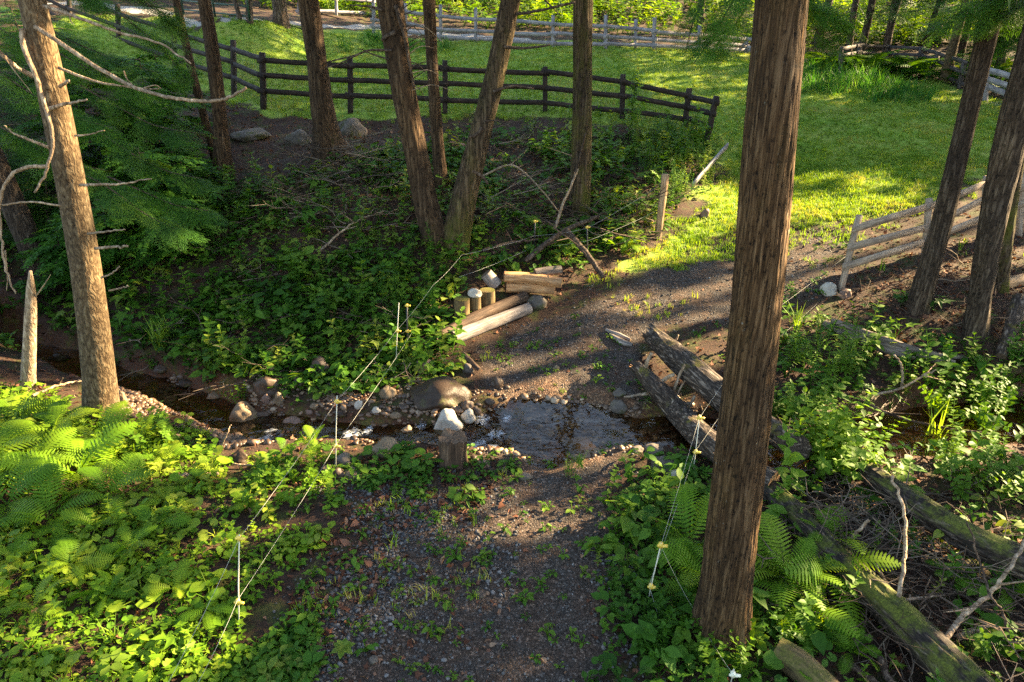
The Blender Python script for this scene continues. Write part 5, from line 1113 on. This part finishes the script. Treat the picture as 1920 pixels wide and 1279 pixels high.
names_ = ['large sunlit fern nearest the left picture edge by the snag foot','large sunlit fern between the snag and the pale trunk foot','sunlit fern just below the pale trunk foot','tall ostrich fern in half shade, left of the biggest clump','biggest ostrich fern of the left clump, with long drooping fronds','shaded ostrich fern cut by the left edge','shaded fern at the lower side of the left clump','lit fern at the right side of the left clump','small yellow-green fern in front of the pale trunk foot','ostrich fern mostly outside the left edge']
for k, ((px, py, s, n, tn), lab) in enumerate(zip(FE, names_)): fern(lab, px, py, s * .92, n - 1, 100 + k, tint=tn, group='ferns on the left bank')
SFE = [(300,1000,.38),(250,1040,.36),(140,1075,.40),(210,1130,.36),(70,1160,.38),(330,1120,.34),(110,1010,.36),(310,955,.34),(470,960,.32),(500,910,.3),(300,880,.36),(330,870,.34),(390,1160,.3),(30,1060,.34),(505,885,.3),(530,860,.32),(590,865,.28),(180,1000,.35)]
for k, (px, py, s) in enumerate(SFE): fern('small lacy wood fern among the round leaves of the near left bank', px, py, s, 5 + k % 3, 200 + k, tint=(.5, 1) if k % 3 else (.2, .6), group='small wood ferns on the left bank', name='wood_fern')
RFE = [('big lush fern growing against the right side of the massive trunk', 1470, 1100, .80, 9, (.4, 1)), ('lush fern with spread fronds between the massive trunk and mossy log', 1545, 1090, .76, 9, (.4, 1)), ('low fern drooping over the foot of the mossy log', 1500, 1150, .62, 8, (.4, 1)), ('upright fern left of the massive trunk', 1290, 1040, .72, 9, (.4, 1)),
       ('fern pressed against the left side of the massive trunk foot', 1318, 1100, .6, 8, (.3, .8)), ('small fern at the back of the right clump', 1560, 1035, .6, 8, (.3, .9)), ('tiny fern under the mossy log at the bottom', 1590, 1240, .3, 6, (.2, .6)), ('little fern in the brush at the right edge', 1890, 1130, .4, 7, (.2, .6)), ('little fern in the brush right of the S-bent stick', 1790, 1100, .35, 7, (.1, .5)), ('small fern beside the wire stake foot by the brook', 590, 848, .35, 7, (.4, .9)), ('fern beside the dark rotten pole above the track', 1055, 470, .6, 8, (.2, .6)), ('yellowish fern catching sun by the track edge', 1180, 470, .5, 8, (.6, 1))]
for k, (lab, px, py, s, n, tn) in enumerate(RFE): fern(lab, px, py, s, n, 300 + k, tint=tn)

def plant(name, label, cat, px, py, T, s, mat, group=None, tint=.5, yaw=0, b=None):
    b = G(px, py) if b is None else b; V, F = xf(T, yaw, 0, 0, s, b)
    o = mesh_np(name, V, F, M[mat], loc=b, attrs={'tint': np.clip(tint + rng.normal(size=len(V)) * .06, 0, 1)}); return tag(o, label, cat, group)
def clump(Ts, n, r, seed, s=(.8, 1.2), lean=.35):
    q = np.random.default_rng(seed); return mtri([xf(Ts[q.integers(0, len(Ts))], q.uniform(0, 6), q.normal() * lean, q.normal() * lean, q.uniform(*s), (q.normal() * r, q.normal() * r, 0)) for _ in range(n)])
UPB = [plant_upright(LO, .75, 10, .16, s + 20, .25, 2, .3) for s in range(3)]
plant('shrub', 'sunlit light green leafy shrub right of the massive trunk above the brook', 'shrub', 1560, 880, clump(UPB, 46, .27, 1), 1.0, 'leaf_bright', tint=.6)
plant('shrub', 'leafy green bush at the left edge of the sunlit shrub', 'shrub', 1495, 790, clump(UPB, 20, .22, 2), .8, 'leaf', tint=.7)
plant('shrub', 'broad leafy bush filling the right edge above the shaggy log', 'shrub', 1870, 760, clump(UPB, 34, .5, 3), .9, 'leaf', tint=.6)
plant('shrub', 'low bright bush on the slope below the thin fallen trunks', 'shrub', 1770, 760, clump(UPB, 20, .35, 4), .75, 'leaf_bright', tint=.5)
plant('shrub', 'leafy bush beside the lower right edge by the peeling stump', 'shrub', 1830, 900, clump(UPB, 18, .45, 5), .7, 'leaf', tint=.75)
plant('shrub', 'leafy bush with bright tips in front of the pale trunk foot by the brook', 'shrub', 300, 850, clump(UPB, 14, .22, 6), .65, 'leaf', tint=.75)
plant('shrub', 'yellow-green leafy plants catching sun beside the wire stake foot', 'shrub', 560, 900, clump(UPO, 22, .25, 7), .9, 'leaf_bright', tint=.5)
plant('shrub', 'small light-leaved bush growing from the brown squarish rock', 'shrub', 462, 752, clump(UPO, 7, .1, 8), .75, 'leaf_bright', tint=.5)
plant('sapling', 'yellow-green young maple rising in front of the dark fence', 'young tree', 1180, 262, mtri([stem([(0,0,0),(0.02,0,.7),(.05,0,1.35)], [.015,.01,.004])] + [xf(plant_upright(LM, .7, 6, .24, 60 + k, .4, 2, .2), k * 1.3, rng.normal() * .3, rng.normal() * .3, 1, (.02, 0, .35 + .12 * k)) for k in range(7)]), 1.0, 'leaf_bright', tint=.45)
plant('shrub', 'leafy weeds at the end of the dark fence below the leaning post', 'shrub', 1290, 268, clump(UPB, 16, .5, 9), .9, 'leaf', tint=.6)
plant('shrub', 'pale-leaved raspberry bush at the foot of the massive trunk by the bottom edge', 'shrub', 1345, 1240, clump(UPO, 16, .16, 10), .8, 'leaf', tint=.7)
plant('shrub', 'broad-leaved green plant at the bottom edge beside the moss-covered log end', 'shrub', 1500, 1215, clump(ROS + ROO, 10, .16, 11), .9, 'leaf', tint=.4)
plant('shrub', 'dark glossy plant left of the massive trunk foot', 'shrub', 1240, 1160, clump(UPO, 18, .2, 12), .75, 'leaf', tint=.35)
plant('shrub', 'tall leafy seedlings in front of the right-hand wires', 'shrub', 1225, 1225, clump(UPO, 12, .16, 13), .75, 'leaf', tint=.45)
plant('seedling', 'bright five-leaved seedling at the bottom left', 'seedling', 215, 1262, mtri([xf(LO, a, .1, 0, .13, (math.sin(-a) * .02, math.cos(a) * .02, .12)) for a in np.linspace(0, 5.2, 6)]), 1.0, 'leaf_bright', tint=.9)
plant('seedling', 'light green maple seedling at the bottom edge of the gravel', 'seedling', 645, 1228, mtri([xf(LO, a, .1, 0, .11, (0, 0, .08)) for a in np.linspace(0, 5.2, 6)] + [xf(LO, a, .5, 0, .07, (0, 0, .11)) for a in (1, 3, 5)]), 1.0, 'leaf', tint=.95)
for k, (px, py) in enumerate([(1070,895),(1085,880)]): plant('weed', 'lone leafy weed sprouting from the track just below the ford' if k == 0 else 'second weed sprouting at the water line of the ford', 'weed', px, py, clump(UPL, 4, .05, 14 + k, lean=.3), .45, 'leaf', tint=.7)
for lab, px, py, n, s in (('clump of long arching grass blades by the dark brook', 300, 655, 26, 1.5), ('smaller clump of upright grass blades right of the arching clump', 318, 640, 14, 1.4), ('sunlit grass clump right of the massive trunk', 1490, 620, 16, 1.2), ('grass tuft on the litter beside the pale fence', 1650, 508, 12, .9), ('grass tuft by the peeling trunk beside the pale fence', 1800, 470, 12, .9), ('pale seeding grass stems above the dark brook at right', 1745, 830, 10, 1.5), ('grassy tuft in the near left plants', 215, 1200, 12, .7)):
    plant('grass_clump', lab, 'grass', px, py, grass_tuft(n, .42, .016, .08, int(px), .55), s, 'grass', tint=.45)
WEED = [plant_upright(LLn, .8, 20, .13, s + 40, .08, 4, .8) for s in range(4)]
wp = sample(poly_world([(590,690),(600,560),(680,490),(830,480),(850,520),(800,600),(760,680),(690,690)]), 5, 60)
for q in wp: plant('tall_weed', 'feathery upright weed in the dense stand left of the round stumps', 'weed', 0, 0, WEED[rng.integers(0, 4)], rng.uniform(.7, 1.2), 'leaf', 'tall weeds by the brook', rng.uniform(.1, .5), rng.uniform(0, 6), q)
wp = sample(poly_world([(1465,740),(1480,660),(1560,640),(1620,680),(1600,760),(1520,780)]), 9, 34)
for q in wp: plant('tall_weed', 'sunlit willow-leaved weed in the stand right of the massive trunk', 'weed', 0, 0, UPL[rng.integers(0, 3)], rng.uniform(.9, 1.5), 'leaf_bright', 'sunlit weeds at right', rng.uniform(.2, .6), rng.uniform(0, 6), q)
for k, (px, py) in enumerate([(1655,1000),(1870,1110),(1700,1040),(1840,1230)]): plant('seedling', ['young lance-leaved seedling behind the S-bent stick','lance-leaved seedling at the lower right edge','lance-leaved seedling in front of the S-bent stick','green seedling in the bottom right corner brush'][k], 'seedling', px, py, clump(UPL, 4, .07, 70 + k), .6, 'leaf', tint=.4)

# hemlock and beech saplings at left, in flat layered sprays
def sapling(label, px, py, h, seed, Ts, spread, nl, mat, ssize=.5, z0=.08, group=None, dark=(.1, .8), lim=None, name='sapling'):
    r = np.random.default_rng(seed); b = G(px, py); t = thing(name, b, label, 'young tree', group)
    top = np.array([r.normal() * .2, r.normal() * .2, h]); limb(t, 'trunk', [b - [0, 0, .1], b + top * .5 + [.05, 0, 0], b + top], .03, .008, M['twigdark'], seg=7)
    items = {k: [[], [], [], [], [], []] for k in range(len(Ts))}; parts = []
    for i in range(nl):
        f = z0 + (1 - z0) * (i + r.uniform(0, 1)) / nl; a = i * 2.4 + r.normal() * .3; Lb = spread * (1 - .55 * f) * r.uniform(.7, 1.15); o = b + top * f
        d = np.array([math.sin(-a), math.cos(-a), 0]); dz = r.uniform(-.05, .15)
        P = np.array([o + d * Lb * s + [0, 0, Lb * (dz * s - .25 * s * s)] for s in np.linspace(0, 1, 6)]); parts.append(tube(P, np.linspace(.014, .004, 6), 4, False))
        for j in range(int(Lb / .11)):
            s = (j + .7) / (Lb / .11); p = o + d * Lb * s + np.array([0, 0, Lb * (dz * s - .25 * s * s)])
            for sd in (-1, 1):
                k = r.integers(0, len(Ts)); it = items[k]; it[0].append(p); it[1].append(a + sd * -r.uniform(.5, 1.0)); it[2].append(r.normal() * .12 - .12); it[3].append(r.normal() * .2); it[4].append(ssize * r.uniform(.7, 1.25) * (1.1 - .5 * s)); it[5].append(r.uniform(*dark))
    V, F = merge(parts); o = mesh_np('branches', V, F, M['twigdark'], parent=t, attrs={'moss': np.zeros(len(V))})
    L_ = [(Ts[k], np.array(v[0]), *[np.array(x) for x in v[1:]]) for k, v in items.items() if len(v[0])]
    scatter('crown', L_, M[mat], parent=t)
SAP = [(20,300,3.2,1.9,'hemlock'),(120,330,3.4,2.0,'hemlock'),(215,350,2.8,1.9,'leaf_dark'),(290,330,2.4,1.7,'leaf_dark'),(-30,420,2.6,1.7,'hemlock'),(90,440,1.7,1.6,'hemlock'),(270,420,1.5,1.5,'leaf_dark'),(350,400,1.1,1.2,'leaf_dark'),(250,490,1.3,1.4,'leaf_dark'),(150,520,1.0,1.2,'leaf_dark'),(340,480,1.0,1.2,'leaf_dark'),(330,250,1.9,1.5,'leaf_dark'),(160,250,3.0,2.1,'hemlock'),(60,200,3.0,2.1,'hemlock')]
LAB = ['dark layered hemlock sapling at the left edge behind the pale trunk','tall dark layered hemlock sapling just right of the pale trunk','broad leafy sapling under the long dead limb','leafy sapling in front of the two thin trunks','dark sapling cut by the left edge above the snag','low dark hemlock sapling behind the pale trunk','low spreading leafy sapling in the middle of the shaded slope','small leafy sapling at the foot of the two thin trunks','small spreading sapling above the brook plants','lowest dark sapling above the dark water','small dark sapling below the flared mossy foot','sapling in front of the dark fence at the upper left','hemlock sapling shading the dark fence at the upper left','hemlock sapling high on the slope at the upper left edge']
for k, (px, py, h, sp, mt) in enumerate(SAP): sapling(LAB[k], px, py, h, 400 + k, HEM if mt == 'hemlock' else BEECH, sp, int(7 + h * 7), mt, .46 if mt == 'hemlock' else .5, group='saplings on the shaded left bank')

# drooping hemlock boughs seen at the top of the picture
def bough(t, pts, ns, ss, seed, mat='hemlock', width=.5, tint=(.3, 1)):
    r = np.random.default_rng(seed); P = catmull(np.array(pts, float), 16); limb(t, 'branch', pts, .016, .004, M['twigdark'], seg=5)
    T = np.gradient(P, axis=0); items = []
    for i in range(ns):
        f = r.uniform(.1, 1); k = int(f * 15); d = T[k]; a = math.atan2(-d[0], d[1]); sd = r.choice([-1, 1])
        items.append((P[k] + r.normal(size=3) * .03, a + sd * -r.uniform(.3, 1.1), r.uniform(-.9, -.2), r.normal() * .3, ss * r.uniform(.7, 1.3), r.uniform(*tint)))
    sc = []
    for k in range(3):
        q = items[k::3]
        if q: sc.append((HEM[k], np.array([x[0] for x in q]), *[np.array([x[i] for x in q]) for i in range(1, 6)]))
    scatter('foliage', sc, M[mat], parent=t)
YB = 9.0
for k_, (t_, D_, pp_) in enumerate([(t2, 12.5, [(40,20),(120,70),(200,105),(290,135)]), (t2, 12.0, [(90,90),(170,130),(250,165),(340,190)]), (t2, 13.5, [(230,30),(280,70),(320,110),(350,150)]), (t2, 11.5, [(150,160),(220,200),(290,235),(370,250)]), (t11, 10.5, [(-20,120),(50,170),(130,215),(210,240)]), (t11, 10.5, [(-30,220),(40,260),(110,300),(200,320)]), (t2, 11.5, [(190,250),(250,290),(310,320),(380,335)]), (t11, 11.5, [(-20,40),(40,80),(90,110),(160,130)]), (t2, 11.0, [(200,330),(270,360),(330,385),(390,395)]), (t11, 10.0, [(120,310),(200,350),(270,400),(330,430)])]):
    bough(t_, [W(x_, y_, D_ - .1 * i_) for i_, (x_, y_) in enumerate(pp_)], 44, .42, 30 + k_, 'leaf_dark' if k_ % 3 else 'hemlock', tint=(.2, 1))
bough(t7, [W(1415,-60,YB), W(1370,10,YB-.1), W(1335,70,YB-.2), W(1300,120,YB-.3)], 46, .34, 1, 'leaf_dark', tint=(.3, 1)); bough(t7, [W(1420,-50,YB+.4), W(1395,20,YB+.4), W(1365,65,YB+.3), W(1345,100,YB+.2)], 36, .34, 2, 'leaf_dark'); bough(t7, [W(1340,-60,YB), W(1325,-10,YB), W(1300,40,YB), W(1285,100,YB)], 22, .3, 12, 'hemlock')
bough(t8, [W(1480,-60,YB), W(1510,-5,YB), W(1545,25,YB), W(1590,45,YB)], 40, .36, 3, 'leaf_dark'); bough(t8, [W(1490,-40,YB), W(1505,10,YB), W(1530,55,YB), W(1545,85,YB)], 26, .32, 4, 'hemlock', tint=(.5, 1))
bough(t9, [W(1930,-60,10.0), W(1870,-10,10.0), W(1810,20,10.0), W(1770,40,10.0)], 50, .42, 5, 'leaf_dark'); bough(t9, [W(1960,-20,10.0), W(1900,20,10.0), W(1850,40,10.0)], 40, .4, 6, 'hemlock', tint=(.4, 1))
bough(t2, [W(180,-60,13.0), W(240,-20,13.0), W(285,15,13.0), W(315,40,13.0)], 46, .5, 7, 'hemlock', tint=(.3, 1)); bough(t2, [W(100,-60,12.0), W(150,-20,12.0), W(190,10,12.0)], 30, .5, 8, 'leaf_dark')
bough(bgt[12][0], [W(1960,0,24.0), W(1900,60,24.0), W(1850,95,24.0)], 60, 1.0, 9, 'hemlock', tint=(.2, .7))
# low dark crowns of the hemlocks behind the old fence
def far_crown(t, P, seed, z0, n, rad, mat):
    r = np.random.default_rng(seed); items = []
    for i in range(n):
        z = z0 + (11 - z0) * r.uniform(0, 1) ** 1.6; k = np.argmin(abs(P[:, 2] - z)); a = r.uniform(0, 2 * PI); q = rad * r.uniform(.15, 1) * (1 - .4 * (z - z0) / 10)
        items.append((P[k] + [math.cos(a) * q, math.sin(a) * q, z - P[k][2] - q * .12], a - PI / 2, r.uniform(-.45, 0), r.normal() * .3, r.uniform(.8, 1.5), r.uniform(0, .9)))
    sc = [(HEM[k], np.array([x[0] for x in items[k::3]]), *[np.array([x[j] for x in items[k::3]]) for j in range(1, 6)]) for k in range(3)]
    scatter('crown', sc, M[mat], parent=t)
for k, (i, z0) in enumerate([(4,5.3),(5,5.2),(7,5.35),(9,5.3),(10,5.0),(12,4.9),(14,4.6)]): far_crown(bgt[i][0], bgt[i][1], 500 + k, z0, 90, 3.2, 'hemlock')
# ------------------------------------------------------------------ tree crowns above and beside the view: leaves set and left out to shape the shade and sun patches
LIT = [(120,770,230,55),(60,850,90,50),(270,850,110,40),(540,870,95,55),(430,890,70,30),(215,990,30,12),(320,1130,24,10),(470,750,50,40),(560,795,70,30),(690,770,90,50),(640,810,90,25),(790,800,90,35),(848,790,50,40),(905,830,60,45),(930,690,50,26),(900,660,40,20),(1010,690,80,16),
  (1060,655,90,7),(980,655,60,9),(960,935,70,9),(1030,962,50,12),(1095,835,40,20),(1210,795,40,20),(1225,574,160,8),(870,575,50,22),(925,608,50,16),(1000,528,60,16),(1130,490,60,20),(1190,480,50,25),(1340,385,60,60),(1290,455,90,16),(1400,468,110,9),(1320,545,120,6),
  (1590,322,130,10),(1600,366,120,18),(1510,388,70,14),(1570,402,90,8),(1480,430,90,7),(1510,515,70,10),(1560,470,60,9),(1700,445,170,9),(1640,500,70,12),(1810,455,70,15),(1760,400,120,30),(1860,380,90,40),(1900,480,60,40),(1560,540,30,18),(1600,590,60,8),
  (1545,655,90,60),(1580,800,90,55),(1750,745,150,55),(1830,850,130,45),(1640,890,150,35),(1500,905,60,50),(1760,960,120,40),(1850,1010,80,25),(1480,870,50,40),(1740,1240,80,40),(1530,1250,60,30),(1540,1165,60,22),(1270,770,60,40),(1250,735,50,25),(1290,680,80,20),(1350,1230,50,30),(1250,640,40,14),
  (1700,600,80,10),(1740,560,50,15),(1265,890,30,14),(1680,660,120,14),(1050,50,250,7),(880,12,420,16),(300,24,180,4),(1100,25,300,30),(1680,52,230,26),(1330,15,120,22),(700,820,60,18),(1310,330,40,30),(1250,380,30,40)]
LIT += [(1600,378,170,24),(1560,440,140,18),(1570,318,140,7),(700,350,22,5),(560,395,26,6),(960,290,34,6),(480,560,24,5),(640,480,30,7),(1150,330,24,6),(330,470,26,6),(760,560,24,7),(380,590,24,5),(900,480,24,6),(680,740,120,16),(600,760,60,14),(760,765,60,14),(1650,292,100,4),(1700,335,100,5),(1640,412,110,6),(1250,560,110,5),(1180,600,60,5),(400,1000,26,8),(120,1180,20,6),(60,1060,20,8),(380,1190,20,8),(500,960,24,8),(240,1245,20,6)]
LIT = np.array(LIT, float)
T3 = []                                                          # lit places on trunks and posts: point, radius across the light
for px, py, Y, r in [(106,180,YL,.32),(114,225,YL,.32),(122,265,YL,.28),(132,325,YL,.18),(162,500,YL,.22),(142,385,YL,.14),(168,540,YL,.18),(205,715,YL,.3),(198,760,YL,.3),(160,130,YL,.3),(230,150,YL,.25),(330,185,YL,.2),(80,100,YL,.15),(56,650,float(bs[1]),.25),(55,700,float(bs[1]),.25),(40,120,YL,.2),(30,330,YL,.2),
    (1600,440,11.0,.25),(1590,500,11.0,.25),(1690,410,11.8,1.0),(1790,375,12.6,1.0),(1630,435,11.3,.8),(1880,345,13.2,.9),(1440,600,4.4,.16),(1415,960,4.4,.2),(1470,250,4.4,.14),(1460,420,4.4,.12),(1425,780,4.4,.1),(1330,300,15.5,.5),(1242,390,13.2,.35),(866,580,9.6,.2),(1000,525,10.5,.3),(1725,480,10.3,.15),(1830,560,9.6,.12),(905,205,12.4,.12)]:
    T3.append((W(px, py, Y), r))
def keeps_dark(C):
    """True for crown leaves whose shadow does not fall on a sunlit place"""
    C = np.asarray(C, float); t = np.full(len(C), 0.0)
    g = C.copy()
    tt = np.linspace(0, 60, 90)                                   # walk down the sun's ray to the ground
    hit = np.zeros(len(C), bool); out = np.full((len(C), 3), 1e4)
    for a in tt:
        q = C - L * a; dz = q[:, 2] - H0(q[:, 0], q[:, 1]) - .10; below = (~hit) & (dz < 0)
        f = np.where(below, dz / (dz - pz + 1e-9), 0)[:, None] if a > 0 else 0
        out[below] = (q + L * (tt[1] - tt[0]) * f)[below]; hit |= below; pz = dz
        if hit.all(): break
    u, v, zc = project(out); ok = np.ones(len(C), bool)
    wob = 1 + .45 * vnoise(out[:, 0] * 1.7, out[:, 1] * 1.7, 50) + .3 * vnoise(out[:, 0] * 5, out[:, 1] * 5, 51)
    mp = np.maximum(zc, .5) / FPX; lx = .42 / mp; ly = .20 / mp * np.clip((CAM[2] - out[:, 2]) / np.maximum(zc, 1), .1, .8)
    for x, y, rx, ry in LIT:
        ok &= ~((((u - x) / (rx * wob + lx)) ** 2 + ((v - y) / (ry * wob + ly)) ** 2 < 1) & (zc > .5))
    for p, r in T3:
        d = C - p; s = d @ L; dd = np.linalg.norm(d - s[:, None] * L, axis=1); ok &= ~((s > 0) & (dd < r + .10))
    return ok, hit, u, v
SIDE = [(14,2.5),(12.5,8.2),(17,11.5),(20,5),(21,17),(23,23.5),(27,10),(28,19),(31,27),(26,31),(33,36),(40,25),(27,-1),(18,-4),(36,15),(34,4),(44,34),(38,43)]  # unseen trees right of the view, carrying leaves that shape the shade
for k, (x, y) in enumerate(SIDE):
    b = np.array([x, y, float(H(x, y))]); t = thing('maple_tree', b, 'unseen tree right of the picture, its crown shaped to throw the long shadows', 'tree', 'unseen trees shading the clearing'); pts = [b - [0, 0, .3]] + [b + np.array([rng.normal() * .25, rng.normal() * .25, z]) for z in (6, 12, 19, 25)]
    P = catmull(np.array(pts), 24); V, F = tube(P, np.linspace(.28, .06, 24), 14, True, bark_rough(.05, 4, .4, 5, k)); o = mesh_np('trunk', V, F, M['bark'], parent=t, smooth=True, attrs={'moss': np.zeros(len(V))}); CARRIERS.append((t, P))
def axis_at(P, z):
    return np.array([np.interp(z, P[:, 2], P[:, 0]), np.interp(z, P[:, 2], P[:, 1])]).T
def in_view(C, m=60):
    u, v, zc = project(C); return (zc > .3) & (u > -m) & (u < 1920 + m) & (v > -m) & (v < 1279 + m)
# every patch of ground gets leaves on the sun's path above it, wherever a crown reaches it
NG = 120000
gx = np.r_[rng.uniform(-16, 22, NG // 2), rng.uniform(-30, 34, NG // 4), rng.uniform(-18, 4, NG // 4)]; gy = np.r_[rng.uniform(2, 22, NG // 2), rng.uniform(2, 46, NG // 4), rng.uniform(20, 37, NG // 4)]; NG = len(gx)
g = np.c_[gx, gy, H0(gx, gy)]
pos = np.full((NG, 3), np.nan); own = np.full(NG, -1)
for tr in range(14):
    need = np.where(own < 0)[0]
    if not len(need): break
    hz = rng.uniform(4.5, 24, len(need)); C = g[need] + L * (hz / L[2])[:, None]
    best = np.full(len(need), 9.9); who = np.full(len(need), -1)
    for k, (t, P) in enumerate(CARRIERS):
        if P[-1, 2] < 6: continue
        a = axis_at(P, C[:, 2]); d = np.hypot(C[:, 0] - a[:, 0], C[:, 1] - a[:, 1]); reach = 4.0 if k >= len(CARRIERS) - len(SIDE) else 3.3
        d = np.where((C[:, 2] > P[-1, 2] + 1.2), 99, d) / reach
        m = d < best; best[m] = d[m]; who[m] = k
    ok = (best < 1) & ~in_view(C) & (C[:, 2] > 5)
    pos[need[ok]] = C[ok]; own[need[ok]] = who[ok]
sel = own >= 0; pos, own = pos[sel], own[sel]
ok, hit, u_, v_ = keeps_dark(pos); pos, own = pos[ok], own[ok]
# the crowns overhead that close off the sky above the banks
extra, eo = [], []
for k, (t, P) in enumerate(CARRIERS):
    if P[-1, 2] < 6: continue
    side = k >= len(CARRIERS) - len(SIDE); n = 350 if side else (180 if t in (t_l, t2, t3) else 500 if t is t11 else 90)
    z = rng.uniform(6.2, P[-1, 2] + 1, n); a = axis_at(P, z); q = rng.uniform(.2, 3.6 if side else 2.6, n) ; th = rng.uniform(0, 2 * PI, n)
    extra.append(np.c_[a[:, 0] + np.cos(th) * q, a[:, 1] + np.sin(th) * q, z]); eo.append(np.full(n, k))
extra, eo = np.concatenate(extra), np.concatenate(eo); m = ~in_view(extra); extra, eo = extra[m], eo[m]
ok, *_ = keeps_dark(extra); pos = np.r_[pos, extra[ok]]; own = np.r_[own, eo[ok]]
CLF = [leaf_maple(), leaf_oval(.75, .2, .3)]
for k, (t, P) in enumerate(CARRIERS):
    q = pos[own == k]
    if not len(q): continue
    side = k >= len(CARRIERS) - len(SIDE); parts = split(q, 2)
    scatter('crown', [(T, p, rnd(len(p), 0, 6.28), rnd(len(p), -1.3, 1.3), rnd(len(p), -.8, .8), rnd(len(p), .2, .38), rnd(len(p), 0, 1)) for T, p in zip(CLF, parts)], M['canopy'], parent=t)
    limbs = []
    for i in rng.choice(len(q), min(14, len(q)), replace=False):
        c = q[i]; z = max(P[0, 2] + 3, c[2] - 1.2); a = axis_at(P, np.array([z]))[0]
        s = np.array([a[0], a[1], z]); 
        if in_view(np.array([s, (s + c) / 2])).any(): continue
        limbs.append(tube(catmull(np.array([s, (s + c) / 2 + [0, 0, .25], c]), 8), np.linspace(.06, .012, 8), 6, False))
    if limbs: V, F = merge(limbs); mesh_np('limbs', V, F, M['bark'], parent=t, smooth=True, attrs={'moss': np.zeros(len(V))})
print('crown leaves', len(pos))

# ------------------------------------------------------------------ camera, sun, sky
cam = bpy.data.cameras.new('camera'); co = bpy.data.objects.new('camera', cam); COL.objects.link(co)
cam.sensor_width = 36; cam.lens = FPX / 1920 * 36; cam.clip_start = .05; cam.clip_end = 600
co.location = tuple(CAM); co.rotation_euler = (PI / 2 - PITCH, 0, 0); SC.camera = co
sd = bpy.data.lights.new('sun', 'SUN'); sd.energy = SUN_E; sd.angle = math.radians(.53); sd.color = (1.0, .81, .52)
so = bpy.data.objects.new('sun', sd); COL.objects.link(so); so.rotation_euler = Vector(L).to_track_quat('Z', 'Y').to_euler(); so.location = (30, 12, 25)
w = bpy.data.worlds.new('World'); SC.world = w; w.use_nodes = True; nt = w.node_tree; nt.nodes.clear()
sky = nt.nodes.new('ShaderNodeTexSky'); sky.sky_type = 'NISHITA'; sky.sun_disc = False; sky.sun_elevation = EL; sky.sun_rotation = PI / 2 - AZ
bg = nt.nodes.new('ShaderNodeBackground'); bg.inputs['Strength'].default_value = SKY_S; nt.links.new(sky.outputs[0], bg.inputs['Color'])
ow = nt.nodes.new('ShaderNodeOutputWorld'); nt.links.new(bg.outputs[0], ow.inputs['Surface'])
SC.view_settings.view_transform = 'Standard'; SC.view_settings.look = 'None'; SC.view_settings.exposure = EXPO; SC.view_settings.gamma = 1
SC.view_settings.use_white_balance = True; SC.view_settings.white_balance_temperature = WB; SC.view_settings.white_balance_tint = 10
SC.render.engine = 'CYCLES'; cy = SC.cycles; cy.max_bounces = 6; cy.diffuse_bounces = 3; cy.glossy_bounces = 2; cy.transmission_bounces = 3; cy.transparent_max_bounces = 10; cy.use_denoising = False
cy.sample_clamp_indirect = 6
for o in bpy.data.objects:
    if '_o' in o: del o['_o']
